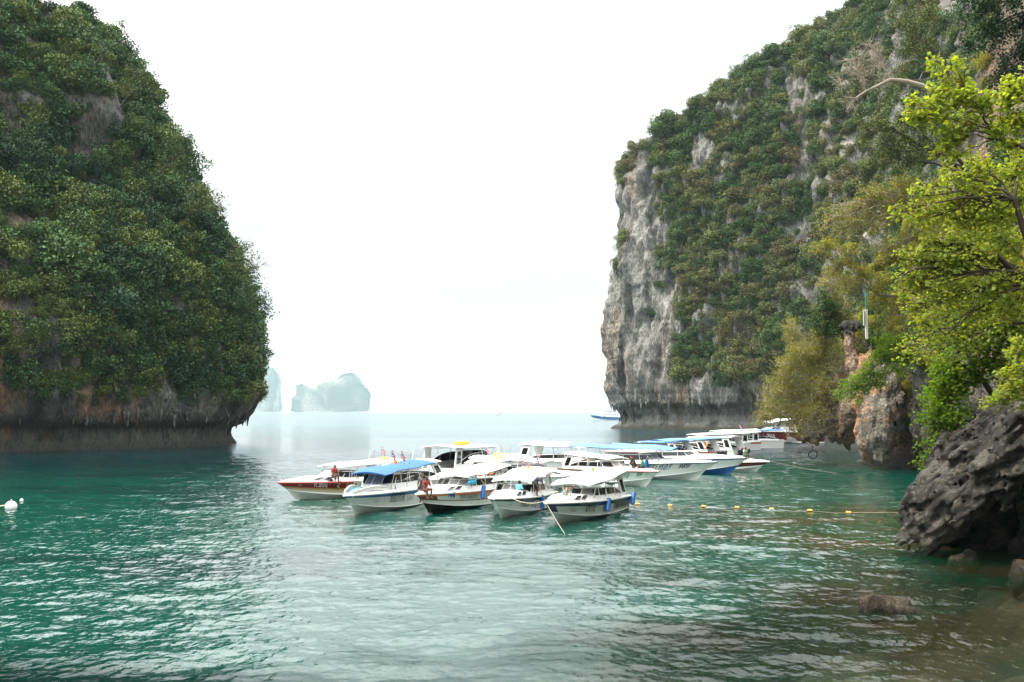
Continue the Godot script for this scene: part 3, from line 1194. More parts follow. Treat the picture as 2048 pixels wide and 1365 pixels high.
func slab(mb: MB, a: PackedVector3Array, push: Vector3) -> void:
	# a convex outline given thickness
	var c := Vector3.ZERO
	for p in a:
		c += p / a.size()
	for k in range(1, a.size() - 1):
		mb.tri(a[0], a[k], a[k + 1], -push)
		mb.tri(a[0] + push, a[k] + push, a[k + 1] + push, push)
	for k in a.size():
		var p := a[k]
		var q := a[(k + 1) % a.size()]
		mb.quad(p, q, q + push, p + push, (p + q) * 0.5 - c)


func boat_materials() -> void:
	flat("gel_white", 0.78, 0.79, 0.78, 0.22)
	flat("gel_cream", 0.66, 0.65, 0.58, 0.25)
	flat("hull_white", 0.70, 0.75, 0.71, 0.15)
	flat("hull_pale", 0.68, 0.75, 0.69, 0.15)  # hull tinted green to carry light bounced off the water
	flat("hull_grey", 0.32, 0.33, 0.33, 0.3)
	flat("navy", 0.02, 0.045, 0.11, 0.2)
	flat("blue", 0.03, 0.13, 0.38, 0.25)
	flat("bright_blue", 0.04, 0.22, 0.55, 0.35)
	flat("black_paint", 0.015, 0.017, 0.018, 0.25)
	flat("red_paint", 0.23, 0.018, 0.02, 0.25)
	flat("light_red", 0.62, 0.13, 0.12, 0.3)
	flat("dark_red", 0.12, 0.015, 0.02, 0.25)
	flat("orange_paint", 0.85, 0.22, 0.05, 0.3)
	flat("maroon", 0.17, 0.05, 0.045, 0.3)
	flat("ochre", 0.42, 0.27, 0.09, 0.3)
	flat("sand_paint", 0.52, 0.43, 0.28, 0.3)
	flat("pink_deck", 0.80, 0.66, 0.63, 0.3)
	flat("green_ink", 0.02, 0.20, 0.07, 0.4)
	flat("canvas_white", 0.86, 0.86, 0.83, 0.7)
	flat("canvas_blue", 0.025, 0.12, 0.35, 0.75)
	flat("canvas_sky", 0.10, 0.25, 0.47, 0.75)
	flat("canvas_beige", 0.45, 0.40, 0.29, 0.75)
	flat("tinted_glass", 0.012, 0.014, 0.016, 0.05)
	flat("pale_glass", 0.30, 0.28, 0.29, 0.08)
	flat("steel", 0.55, 0.56, 0.56, 0.3, 0.8)
	flat("cushion", 0.10, 0.32, 0.42, 0.6)
	flat("vinyl_grey", 0.28, 0.28, 0.27, 0.6)
	flat("fender_blue", 0.015, 0.11, 0.36, 0.4)
	flat("life_orange", 0.85, 0.24, 0.03, 0.5)
	flat("life_yellow", 0.75, 0.40, 0.05, 0.5)
	flat("rope", 0.55, 0.48, 0.38, 0.9)
	flat("motor_grey", 0.35, 0.36, 0.37, 0.25)
	flat("motor_black", 0.02, 0.022, 0.024, 0.25)
	flat("flag_red", 0.55, 0.04, 0.05, 0.7)
	flat("flag_blue", 0.04, 0.04, 0.2, 0.7)
	flat("ink", 0.012, 0.012, 0.014, 0.4)
	flat("wood", 0.20, 0.13, 0.07, 0.8)


func curve_tube(mb: MB, h: Hull, s: float, f: Callable, t0: float, t1: float, r: float, n := 22) -> void:
	var p := PackedVector3Array()
	for k in n:
		p.push_back(f.call(lerpf(t0, t1, k / float(n - 1)), s))
	mb.tube(p, PackedFloat32Array([r]), 6)


var boats := {}


func make_boat(key: String, label: String, d: Dictionary) -> Node3D:
	# d: bow (x, z), heading (x, z), size, bands of paint, roof, what stands on it
	var h := Hull.new()
	h.L = d.get("L", 12.0)
	h.bm = d.get("beam", 3.0)
	h.bowh = d.get("bowh", 1.27)
	h.sternh = d.get("sternh", 0.8)
	var hd := Vector2(d.head[0], d.head[1]).normalized()
	var at := Vector3(d.bow[0] - hd.x * h.L, d.get("lift", 0.0), d.bow[1] - hd.y * h.L)
	var o := thing("speedboat", label, "speedboat", at, atan2(-hd.y, hd.x), "speedboats moored in the bay")
	boats[key] = [o, h]
	var deckm: Material = mats[d.get("deck", "gel_white")]
	var tl := PackedFloat32Array([0, 0.08, 0.16, 0.25, 0.34, 0.43, 0.5, 0.56, 0.62, 0.68, 0.74, 0.79, 0.84, 0.88, 0.92, 0.95, 0.975, 1.0])
	# bottom
	var mb := MB.new()
	for s in [-1.0, 1.0]:
		var rows := []
		for q in 4:
			var row := PackedVector3Array()
			for t in tl:
				row.push_back(h.keel(t).lerp(h.chine(t, s), q / 3.0))
			rows.push_back(row)
		mb.grid(rows, Vector3(0, -0.6, s))
	part("hull_bottom", mb, mats[d.get("bottom", "hull_pale")], o)
	# bands of the topsides
	for b in d.bands:
		mb = MB.new()
		for s in [-1.0, 1.0]:
			var rows := []
			for q in 4:
				var row := PackedVector3Array()
				for t in tl:
					if t < b.get("t0", 0.0) - 0.001 or t > b.get("t1", 1.0) + 0.001:
						continue
					var lo: float = b.w[0]
					var hi: float = b.w[1]
					row.push_back(h.side(t, lerpf(lo, hi, q / 3.0), s) + h.out(t, 0.5, s) * b.get("proud", 0.0))
				rows.push_back(row)
			mb.grid(rows, Vector3(0, 0.1, s))
		part(b.get("name", "hull_side"), mb, mats[b.m], o)
	# transom
	mb = MB.new()
	var k0 := h.keel(0)
	for s in [-1.0, 1.0]:
		mb.quad(k0, h.chine(0, s), h.sheer(0, s), Vector3(0, h.sternh, 0), Vector3.LEFT)
	part("transom", mb, mats[d.get("side", "hull_white")], o)
	# rub rail and spray rail
	mb = MB.new()
	for s in [-1.0, 1.0]:
		curve_tube(mb, h, s, h.sheer, 0.0, 1.0, 0.05)
	part("rub_rail", mb, mats[d.get("rail", "gel_cream")], o)
	mb = MB.new()
	for s in [-1.0, 1.0]:
		curve_tube(mb, h, s, h.chine, 0.0, 1.0, 0.035)
	part("spray_rail", mb, mats[d.get("spray", "gel_white")], o)
	# foredeck with its raised trunk
	var tf: float = d.get("tf", 0.56)
	var trunk_up: float = d.get("trunk", 0.3)
	mb = MB.new()
	var rows := []
	for t in tl:
		if t < tf - 0.001:
			continue
		var e := h.sheer(t, 1.0)
		var k := trunk_up * smoothstep(1.0, 0.7, t)
		var z: float = e.z
		var row := PackedVector3Array()
		for q in [[1.0, 0.02], [0.9, 0.05], [0.86, 0.06 + k * 0.35], [0.7, 0.07 + k], [0.35, 0.08 + k * 1.12], [0.0, 0.08 + k * 1.16]]:
			row.push_back(Vector3(e.x, e.y + q[1], -z * q[0]))
		for q in [[0.35, 0.08 + k * 1.12], [0.7, 0.07 + k], [0.86, 0.06 + k * 0.35], [0.9, 0.05], [1.0, 0.02]]:
			row.push_back(Vector3(e.x, e.y + q[1], z * q[0]))
		rows.push_back(row)
	mb.grid(rows, Vector3.UP)
	part("foredeck", mb, deckm, o)
	# side decks, cockpit sole and inner walls
	mb = MB.new()
	for s in [-1.0, 1.0]:
		rows = [PackedVector3Array(), PackedVector3Array(), PackedVector3Array(), PackedVector3Array()]
		for t in tl:
			if t > tf + 0.001:
				continue
			var e := h.sheer(t, s)
			rows[0].push_back(e + Vector3(0, 0.02, 0))
			rows[1].push_back(e + Vector3(0, 0.05, -s * 0.22))
			rows[2].push_back(Vector3(e.x, 0.3, e.z - s * 0.3))
			rows[3].push_back(Vector3(e.x, 0.28, 0))
		mb.grid(rows, Vector3(0, 1, -s * 0.4))
	part("cockpit", mb, deckm, o)
	# cabin sides, side windows, windscreen
	var ch: float = d.get("coaming", 0.25)
	var wh: float = d.get("window", 0.42)
	var glassm: Material = mats[d.get("glass", "tinted_glass")]
	if d.get("cabin", true):
		var ca: float = d.get("ca", 0.07)
		mb = MB.new()
		var glass := MB.new()
		var frame := MB.new()
		for s in [-1.0, 1.0]:
			var lo := PackedVector3Array()
			var mid := PackedVector3Array()
			var top := PackedVector3Array()
			var n := 15
			for k in n:
				var g := k / float(n - 1)
				var t := lerpf(ca, tf + 0.02, g)
				var e := h.sheer(t, s)
				lo.push_back(e + Vector3(0, 0.03, -s * 0.14))
				var shape := pow(sin(minf(g * 1.7, 1.0) * PI * 0.5), 0.8)
				mid.push_back(e + Vector3(0, 0.04 + ch * (0.55 + 0.45 * minf(g * 3.0, 1.0)), -s * 0.26))
				top.push_back(mid[k] + Vector3(-0.1 * g, wh * shape, -s * 0.10 * shape))
			mb.grid([lo, mid], Vector3(0, 0.3, s))
			var din := PackedVector3Array()
			var dlo := PackedVector3Array()
			for k in n:
				din.push_back(top[k])
				dlo.push_back(mid[k])
			glass.grid([dlo, din], Vector3(0, 0.2, s))
			frame.tube(top, PackedFloat32Array([0.03]), 5)
			frame.tube(mid, PackedFloat32Array([0.022]), 5)
			for k in [5, 9, 12]:
				frame.tube(PackedVector3Array([mid[k], top[k]]), PackedFloat32Array([0.025]), 5)
		part("cabin_side", mb, deckm, o)
		part("side_window", glass, glassm, o)
		# windscreen of four panes
		var fb := h.sheer(tf + 0.02, 1.0)
		var wb: float = fb.y + 0.04 + ch
		var zb: float = fb.z - 0.26
		var basep := PackedVector3Array()
		var topp := PackedVector3Array()
		for k in 5:
			var q := (k - 2) / 2.0
			var fx := 1.15 * (1.0 - q * q)
			basep.push_back(Vector3(fb.x + fx, wb - 0.02 * (1.0 - absf(q)), zb * q))
			topp.push_back(Vector3(fb.x + fx * 0.8 - 0.5, wb + wh + 0.03 * (1.0 - absf(q)), (zb - 0.1) * q))
		for k in 4:
			var pane := MB.new()
			pane.quad(basep[k], basep[k + 1], topp[k + 1], topp[k], Vector3(1, 0.5, 0))
			part("windscreen_pane", pane, mats["pale_glass"] if (k + int(d.get("seed", 0))) % 3 != 1 else glassm, o)
		for k in 5:
			frame.tube(PackedVector3Array([basep[k], topp[k]]), PackedFloat32Array([0.03]), 5)
		frame.tube(topp, PackedFloat32Array([0.03]), 5)
		frame.tube(basep, PackedFloat32Array([0.03]), 5)
		part("window_frame", frame, mats[d.get("frame", "gel_white")], o)
		# trunk below the screen
		mb = MB.new()
		for k in 4:
			var a := basep[k]
			var b := basep[k + 1]
			mb.quad(a, b, Vector3(b.x + 0.15, fb.y + 0.1, b.z * 1.05), Vector3(a.x + 0.15, fb.y + 0.1, a.z * 1.05), Vector3(1, 0.3, 0))
		part("screen_base", mb, deckm, o)
	# slots in the trunk
	if d.get("slots", true):
		for s in [-1.0, 1.0]:
			for k in 2:
				var slot := MB.new()
				var t := tf + 0.115 + k * 0.062
				var pts := PackedVector3Array()
				for q in [[0.0, 0.88], [0.045, 0.885], [0.1, 0.725], [0.055, 0.715]]:
					var tt: float = t - q[0] + 0.06
					var e := h.sheer(tt, 1.0)
					var kk := trunk_up * smoothstep(1.0, 0.7, tt)
					var g := clampf((0.86 - q[1]) / 0.16, 0.0, 1.0)
					pts.push_back(Vector3(e.x, e.y + 0.065 + lerpf(kk * 0.37, kk * 1.0, g) + 0.02, s * (e.z * q[1] + 0.015)))
				slot.quad(pts[0], pts[1], pts[2], pts[3], Vector3(0, 0.7, s))
				part("deck_window", slot, mats["tinted_glass"], o)
	# roof
	var r: Dictionary = d.get("roof", {})
	if r.size():
		var x0: float = r.get("x0", 0.09) * h.L
		var x1: float = r.get("x1", 0.66) * h.L
		var hy: float = r.get("h", 2.12)
		var hw: float = r.get("w", 1.32)
		var thick: float = r.get("thick", 0.07)
		var crown: float = r.get("crown", 0.16)
		rows = []
		for k in 15:
			var g := k / 14.0
			var x := lerpf(x0, x1, g)
			var lift: float = r.get("rise", 0.12) * smoothstep(0.5, 0.0, g) - r.get("droop", 0.12) * smoothstep(0.72, 1.0, g) + r.get("sag", 0.0) * sin(g * 3.0 * PI)
			var ww := hw * (1.0 - 0.14 * smoothstep(0.75, 1.0, g))
			var row := PackedVector3Array()
			for q in 9:
				var c := lerpf(-1.0, 1.0, q / 8.0)
				row.push_back(Vector3(x + 0.25 * (1.0 - c * c) * smoothstep(0.7, 1.0, g), hy + lift + crown * (1.0 - c * c), c * ww))
			for q in 9:
				var c := lerpf(1.0, -1.0, q / 8.0)
				row.push_back(Vector3(x + 0.22 * (1.0 - c * c) * smoothstep(0.7, 1.0, g), hy + lift + crown * (1.0 - c * c) * 0.85 - thick, c * ww * 0.985))
			rows.push_back(row)
		mb = MB.new()
		mb.grid(rows, Vector3.ZERO, [], true, Vector3((x0 + x1) / 2, hy - thick, 0))
		for e in [0, 14]:
			for q in 8:
				mb.quad(rows[e][q], rows[e][q + 1], rows[e][16 - q], rows[e][17 - q], Vector3(-1 if e == 0 else 1, 0, 0))
		part("canopy" if r.get("soft", false) else "hardtop", mb, mats[r.get("m", "canvas_white")], o)
		# posts
		for s in [-1.0, 1.0]:
			for g in r.get("posts", [0.32, 0.6, 0.86]):
				var x := lerpf(x0, x1, g)
				var e := h.sheer(clampf(x / h.L, 0, 1), s)
				mb = MB.new()
				mb.tube(PackedVector3Array([Vector3(x + 0.15, e.y + 0.2, e.z - s * 0.2), Vector3(x, hy - 0.02, s * (hw - 0.08))]), PackedFloat32Array([0.024]), 5)
				part("post", mb, mats["steel"], o)
			mb = MB.new()
			mb.tube(PackedVector3Array([Vector3(x0 + 0.2, hy - 0.12, s * (hw - 0.1)), Vector3((x0 + x1) / 2, hy - 0.14, s * (hw - 0.08)), Vector3(x1 - 0.5, hy - 0.16, s * (hw - 0.14))]), PackedFloat32Array([0.02]), 5)
			part("grab_rail", mb, mats["steel"], o)
		if r.get("arch", true):
			for s in [-1.0, 1.0]:
				var e := h.sheer(0.05, s)
				mb = MB.new()
				var z: float = e.z - s * 0.2
				var fin := PackedVector3Array([Vector3(0.35, e.y, z), Vector3(1.55, e.y + 0.1, z), Vector3(x0 + 1.5, hy + 0.02, s * (hw - 0.12)), Vector3(x0 + 0.45, hy + 0.06, s * (hw - 0.12))])
				slab(mb, fin, Vector3(0, 0, -s * 0.09))
				var f := part("arch", mb, mats[r.get("arch_m", "gel_white")], o)
				var inset := MB.new()
				var c := (fin[0] + fin[1] + fin[2] + fin[3]) * 0.25
				var small := PackedVector3Array()
				for p in fin:
					small.push_back(c + (p - c) * 0.62 + Vector3(0, 0, s * 0.012))
				inset.quad(small[0], small[1], small[2], small[3], Vector3(0, 0, s))
				part("arch_window", inset, mats["tinted_glass"], f)
	# seats
	for k in d.get("seats", 3):
		for s in [-1.0, 1.0]:
			mb = MB.new()
			var x: float = h.L * (0.16 + 0.11 * k)
			mb.box(Vector3(x, 0.52, s * 0.78), Vector3(0.55, 0.42, 0.95))
			mb.box(Vector3(x - 0.3, 0.85, s * 0.78), Vector3(0.12, 0.55, 0.95))
			part("bench_seat", mb, mats[d.get("seat_m", "vinyl_grey")], o)
	# outboards
	for k in d.get("motors", 2):
		var z: float = (k - (d.get("motors", 2) - 1) * 0.5) * 0.78
		mb = MB.new()
		var rw := []
		for q in [[0.0, 0.02], [0.02, 0.2], [0.16, 0.25], [0.42, 0.24], [0.6, 0.19], [0.66, 0.02]]:
			var row := PackedVector3Array()
			for a in 10:
				var g := TAU * a / 10.0
				row.push_back(Vector3(-0.42 + cos(g) * q[1] * 1.25 - q[0] * 0.12, 0.8 + q[0], z + sin(g) * q[1]))
			rw.push_back(row)
		mb.grid(rw, Vector3.ZERO, [], true, Vector3(-0.42, 1.1, z))
		var mo := part("outboard_motor", mb, mats[d.get("motor_m", "motor_grey")], o)
		mb = MB.new()
		mb.box(Vector3(-0.4, 0.35, z), Vector3(0.24, 0.95, 0.12))
		mb.box(Vector3(-0.12, 0.6, z), Vector3(0.3, 0.3, 0.3))
		mb.tube(PackedVector3Array([Vector3(-0.7, -0.2, z), Vector3(-0.2, -0.2, z)]), PackedFloat32Array([0.09, 0.05]), 7)
		part("motor_leg", mb, mats["motor_black"], mo)
	# bow rail, cleats, anchor roller
	mb = MB.new()
	for s in [-1.0, 1.0]:
		var p := PackedVector3Array()
		for k in 6:
			var t := lerpf(0.72, 0.97, k / 5.0)
			var e := h.sheer(t, s)
			p.push_back(e + Vector3(-0.1, 0.16 + 0.06 * sin(k * 0.6), -s * minf(0.14, absf(e.z) * 0.5)))
		if d.get("bow_rail", true):
			mb.tube(p, PackedFloat32Array([0.016]), 4)
			for k in [0, 2, 4]:
				mb.tube(PackedVector3Array([p[k], p[k] - Vector3(0, 0.16, 0)]), PackedFloat32Array([0.014]), 4)
	mb.tube(PackedVector3Array([Vector3(h.L * 0.955, h.bowh + 0.02, 0), Vector3(h.L * 0.955, h.bowh + 0.22, 0)]), PackedFloat32Array([0.035]), 6)
	mb.box(Vector3(h.L * 0.955, h.bowh + 0.2, 0), Vector3(0.05, 0.05, 0.24))
	part("bow_cleat", mb, mats["steel"], o)
	# aerials on the roof
	for k in d.get("aerials", 2):
		mb = MB.new()
		var x: float = h.L * (0.2 + 0.09 * k)
		mb.tube(PackedVector3Array([Vector3(x, 2.1, 0.7 - k * 1.3), Vector3(x - 0.35, 3.1 + 0.2 * k, 0.75 - k * 1.4)]), PackedFloat32Array([0.018, 0.008]), 4)
		part("aerial", mb, mats["gel_white"] if k % 2 == 0 else mats["motor_black"], o)
	return o


func on_boat(key: String, p: Vector3) -> Vector3:
	return boats[key][0].transform * p


func side_words(key: String, s: float, t0: float, w0: float, text: String, height: float, slant: float, m: String, thai := true, thick := 0.16) -> void:
	var b: Array = boats[key]
	if thai:
		decal(b[0], b[1], s, t0, w0, strokes(text, height, slant), height * thick, mats[m])
	else:
		decal(b[0], b[1], s, t0, w0, latin(text, height, slant), 0.0, mats[m])


func make_boats() -> void:
	boat_materials()
	var white_roof := {"m": "canvas_white"}
	make_boat("red", "white cabin speedboat with red and ochre hull sides, leftmost in the raft", {
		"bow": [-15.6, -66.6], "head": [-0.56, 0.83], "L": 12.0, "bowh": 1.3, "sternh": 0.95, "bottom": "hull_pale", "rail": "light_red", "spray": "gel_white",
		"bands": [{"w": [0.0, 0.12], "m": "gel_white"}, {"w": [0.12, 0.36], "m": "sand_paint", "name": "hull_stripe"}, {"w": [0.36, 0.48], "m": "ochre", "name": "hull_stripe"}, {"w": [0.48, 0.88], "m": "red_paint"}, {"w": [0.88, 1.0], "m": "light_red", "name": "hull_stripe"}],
		"roof": {"h": 2.25, "x0": 0.06, "x1": 0.60}, "seed": 1, "glass": "tinted_glass"})
	side_words("red", -1, 0.80, 0.62, "ส.แซบงุ", 0.26, 0.4, "gel_white")
	side_words("red", -1, 0.90, 0.66, "นทบ", 0.1, 0.2, "sand_paint")
	side_words("red", -1, 0.655, 0.54, "2", 0.5, 0.5, "sand_paint", false)
	side_words("red", -1, 0.58, 0.6, "Aor", 0.34, 0.4, "sand_paint", false)
	make_boat("between", "plain white speedboat half hidden behind the blue canopied boat", {
		"bow": [-10.8, -68.6], "head": [-0.42, 0.9], "L": 11.0, "bottom": "hull_white", "bands": [{"w": [0.0, 1.0], "m": "gel_white"}], "roof": {"h": 2.1, "x0": 0.1, "x1": 0.6}, "aerials": 1, "seed": 2})
	make_boat("eagle", "white speedboat with blue gunwale stripe and solid blue canopy", {
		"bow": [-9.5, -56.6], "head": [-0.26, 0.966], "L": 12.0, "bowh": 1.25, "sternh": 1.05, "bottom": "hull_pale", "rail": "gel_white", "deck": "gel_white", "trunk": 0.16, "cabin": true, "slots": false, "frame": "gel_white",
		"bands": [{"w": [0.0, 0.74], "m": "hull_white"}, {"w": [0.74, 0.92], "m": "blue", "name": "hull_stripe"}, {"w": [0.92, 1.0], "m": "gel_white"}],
		"roof": {"m": "canvas_blue", "h": 2.45, "x0": 0.02, "x1": 0.72, "soft": true, "sag": 0.02, "thick": 0.05, "crown": 0.2, "w": 1.35, "droop": 0.22, "arch": false}, "seed": 1, "coaming": 0.45, "window": 0.55})
	side_words("eagle", -1, 0.66, 0.36, "ซีอีเกิ้ล", 0.4, 0.3, "ink", true, 0.13)
	side_words("eagle", -1, 0.47, 0.36, "บุนลส", 0.22, 0.2, "hull_grey")
	side_words("eagle", -1, 0.80, 0.36, "นทบว", 0.12, 0.2, "hull_grey")
	# the scooped bow lounge with turquoise cushions
	var eg: Array = boats["eagle"]
	var mb := MB.new()
	var bow_l := []
	for g in [0.0, 0.25, 0.5, 0.75, 1.0]:
		var row := PackedVector3Array()
		var t := lerpf(0.66, 0.86, g)
		var e: Vector3 = eg[1].sheer(t, 1.0)
		for q in 5:
			var c := (q - 2) / 2.0
			row.push_back(Vector3(e.x, e.y + 0.3 - g * 0.08, c * e.z * 0.72))
		bow_l.push_back(row)
	mb.grid(bow_l, Vector3.UP)
	part("bow_cushion", mb, mats["cushion"], eg[0])
	mb = MB.new()
	for s in [-1.0, 1.0]:
		var p := PackedVector3Array()
		for k in 9:
			var t := lerpf(0.6, 0.95, k / 8.0)
			var e: Vector3 = eg[1].sheer(t, s)
			p.push_back(e + Vector3(0, 0.18 + 0.26 * sin(PI * k / 8.0), -s * absf(e.z) * 0.2))
		mb.tube(p, PackedFloat32Array([0.05]), 6)
		var wall_a := PackedVector3Array()
		for q in p:
			wall_a.push_back(q - Vector3(0, 0.32, 0))
		mb.grid([wall_a, p], Vector3(0, 0, s))
	part("bow_coaming", mb, mats["gel_white"], eg[0])
	make_boat("orange", "white speedboat with orange stripe, maroon bow and dark bottom, mid raft", {
		"bow": [-5.5, -57.3], "head": [-0.34, 0.94], "L": 13.0, "bowh": 1.28, "sternh": 0.95, "bottom": "black_paint", "rail": "gel_white", "spray": "gel_white",
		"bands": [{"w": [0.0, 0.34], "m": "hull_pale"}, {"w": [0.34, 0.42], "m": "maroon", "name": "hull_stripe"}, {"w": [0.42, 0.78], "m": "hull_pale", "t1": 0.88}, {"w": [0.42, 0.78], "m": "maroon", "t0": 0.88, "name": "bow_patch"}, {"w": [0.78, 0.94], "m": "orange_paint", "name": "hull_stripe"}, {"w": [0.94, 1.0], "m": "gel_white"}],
		"roof": {"h": 2.15, "x0": 0.05, "x1": 0.64, "rise": 0.2}, "seed": 2})
	side_words("orange", -1, 0.70, 0.52, "ทอท.ทมคบุกม", 0.24, 0.15, "ink")
	side_words("orange", -1, 0.475, 0.52, "5", 0.26, 0.2, "ink", false)
	side_words("orange", -1, 0.36, 0.48, "SUBI", 0.42, 0.15, "ink", false)
	var ob: Array = boats["orange"]
	decal(ob[0], ob[1], -1, 0.80, 0.5, poly([[0, 2], [2, 5], [1, 7], [4, 6.5], [7, 8], [10, 8], [14, 9], [13, 6], [14, 3], [12, 1], [10, 0], [11, 2.5], [9, 3], [7, 2.5], [6, 0], [5, 0.5], [5.5, 3], [3, 3.5]], 0.055), 0.0, mats["blue"], "painted_animal")
	decal(ob[0], ob[1], -1, 0.435, 0.44, poly([[0, 0], [0.5, 3], [2, 6], [3, 8], [3.6, 6], [3, 3], [2, 0.5]], 0.06), 0.0, mats["maroon"], "painted_hand")
	decal(ob[0], ob[1], -1, 0.40, 0.44, poly([[0, 0], [0.2, 4], [1, 3.4], [2.4, 9], [3.2, 8], [2.8, 4], [1.4, 0.4]], 0.06), 0.0, mats["maroon"], "painted_hand")
	make_boat("leaf", "white speedboat with navy stripe and black leaf emblem, second from front right", {
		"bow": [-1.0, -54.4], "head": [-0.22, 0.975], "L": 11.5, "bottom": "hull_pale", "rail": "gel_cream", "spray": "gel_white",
		"bands": [{"w": [0.0, 0.06], "m": "maroon", "name": "hull_stripe"}, {"w": [0.06, 0.74], "m": "hull_white"}, {"w": [0.74, 0.93], "m": "navy", "name": "hull_stripe"}, {"w": [0.93, 1.0], "m": "gel_cream"}],
		"roof": {"h": 2.08, "x0": 0.06, "x1": 0.64, "rise": 0.22}, "seed": 1})
	side_words("leaf", -1, 0.76, 0.34, "ไปคอมดาวน์", 0.3, 0.3, "ink")
	side_words("leaf", -1, 0.88, 0.40, "นทบ", 0.1, 0.2, "hull_grey")
	var leafmark := []
	var lm := PackedVector2Array()
	for p in [[3, 0], [3, 2], [0.6, 2.4], [0, 5], [1, 7.5], [3.4, 10.5], [5.6, 7.5], [6.4, 5], [5.6, 2.4], [3, 2]]:
		lm.push_back(Vector2(p[0], p[1]) * 0.06)
	leafmark.push_back(lm)
	for y in [4.0, 5.2, 6.4]:
		leafmark.push_back(PackedVector2Array([Vector2(2.2, y) * 0.06, Vector2(5.2, y + 0.5) * 0.06]))
	decal(boats["leaf"][0], boats["leaf"][1], -1, 0.555, 0.1, leafmark, 0.035, mats["ink"], "leaf_emblem")
	make_boat("front", "white speedboat with navy stripe and white hardtop, nearest of the raft", {
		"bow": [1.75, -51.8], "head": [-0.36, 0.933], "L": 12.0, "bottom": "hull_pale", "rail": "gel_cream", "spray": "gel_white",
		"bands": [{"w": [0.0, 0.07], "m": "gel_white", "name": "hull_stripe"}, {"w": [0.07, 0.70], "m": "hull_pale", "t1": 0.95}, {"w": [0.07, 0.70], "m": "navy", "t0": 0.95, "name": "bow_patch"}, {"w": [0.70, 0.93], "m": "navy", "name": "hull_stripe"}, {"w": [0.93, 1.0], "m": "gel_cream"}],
		"roof": {"h": 2.08, "x0": 0.07, "x1": 0.66, "rise": 0.25}, "seed": 0})
	side_words("front", -1, 0.70, 0.3, "ฟ้าวีซี", 0.34, 0.25, "ink")
	side_words("front", -1, 0.84, 0.3, "นทบง", 0.14, 0.1, "hull_grey")
	side_words("front", -1, 0.33, 0.28, "UNIK WANLAPA", 0.36, 0.2, "ink", false)
	var drop := []
	var dp := PackedVector2Array()
	for p in [[5, 10], [3.6, 7.5], [1.2, 5], [0, 2.4], [1, 0.4], [3.4, 0], [5.6, 1], [6.6, 3], [5.4, 6.4], [5, 10]]:
		dp.push_back(Vector2(p[0], p[1]) * 0.06)
	drop.push_back(dp)
	drop.push_back(PackedVector2Array([Vector2(0.1, 0.15), Vector2(0.2, 0.24), Vector2(0.26, 0.14), Vector2(0.34, 0.26)]))
	drop.push_back(PackedVector2Array([Vector2(0.42, 0.3), Vector2(0.8, 0.32)]))
	drop.push_back(PackedVector2Array([Vector2(0.44, 0.22), Vector2(0.74, 0.23)]))
	decal(boats["front"][0], boats["front"][1], -1, 0.50, 0.26, drop, 0.04, mats["ink"], "drop_emblem")
	decal(boats["front"][0], boats["front"][1], -1, 0.30, 1.12, latin("S.T.0205", 0.13, 0.0), 0.0, mats["hull_grey"])
	# boats whose bows point to the right
	make_boat("green", "white speedboat with pinkish foredeck, dark sheer line and green number 99", {
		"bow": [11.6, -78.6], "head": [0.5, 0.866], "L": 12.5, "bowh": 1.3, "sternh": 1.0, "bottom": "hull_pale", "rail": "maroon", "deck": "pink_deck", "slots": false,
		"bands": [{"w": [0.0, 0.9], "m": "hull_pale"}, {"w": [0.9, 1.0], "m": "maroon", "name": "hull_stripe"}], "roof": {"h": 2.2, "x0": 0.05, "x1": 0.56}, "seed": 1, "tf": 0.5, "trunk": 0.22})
	side_words("green", 1, 0.66, 0.42, "บุธนรบุ", 0.34, 0.2, "green_ink", true, 0.2)
	side_words("green", 1, 0.845, 0.45, "99", 0.36, 0.1, "green_ink", false)
	side_words("green", 1, 0.92, 0.6, "นท", 0.12, 0.1, "hull_grey")
	make_boat("charter", "white speedboat with number 989 on its bow and pale blue canopy", {
		"bow": [18.0, -87.6], "head": [0.93, 0.36], "L": 13.5, "beam": 3.2, "bowh": 1.58, "sternh": 1.25, "bottom": "hull_white", "rail": "navy", "trunk": 0.34, "slots": false,
		"bands": [{"w": [0.0, 1.0], "m": "hull_white"}], "roof": {"m": "canvas_sky", "h": 2.75, "x0": 0.02, "x1": 0.72, "soft": true, "arch": false, "crown": 0.22, "w": 1.5, "sag": 0.02}, "seed": 0, "coaming": 0.3, "window": 0.5})
	side_words("charter", 1, 0.545, 0.55, "ชารเตอร์", 0.42, 0.05, "navy")
	side_words("charter", 1, 0.775, 0.56, "989", 0.42, 0.0, "navy", false)
	side_words("charter", 1, 0.885, 0.7, "นทบ", 0.12, 0.0, "hull_grey")
	make_boat("bluebow", "white speedboat with blue sheer stripe and blue bottom, behind number 989", {
		"bow": [22.7, -95.6], "head": [0.92, 0.39], "L": 13.5, "beam": 3.2, "bowh": 1.62, "sternh": 1.3, "bottom": "blue", "rail": "gel_white", "slots": false,
		"bands": [{"w": [0.0, 0.82], "m": "hull_white"}, {"w": [0.82, 0.96], "m": "blue", "name": "hull_stripe"}, {"w": [0.96, 1.0], "m": "gel_white"}], "roof": {"m": "canvas_sky", "h": 2.6, "x0": 0.0, "x1": 0.4, "soft": true, "arch": false}, "seed": 1})
	side_words("bluebow", 1, 0.76, 0.55, "นทบว", 0.18, 0.0, "ink")
	make_boat("redbow", "low white boat with dark red side, only its bow in view at the right end", {
		"bow": [25.6, -99.4], "head": [0.86, 0.5], "L": 10.0, "beam": 2.6, "bowh": 1.05, "sternh": 0.8, "bottom": "hull_white", "rail": "gel_cream", "deck": "pink_deck", "cabin": false, "slots": false,
		"bands": [{"w": [0.0, 0.3], "m": "hull_white"}, {"w": [0.3, 1.0], "m": "dark_red"}], "seed": 2, "aerials": 0})
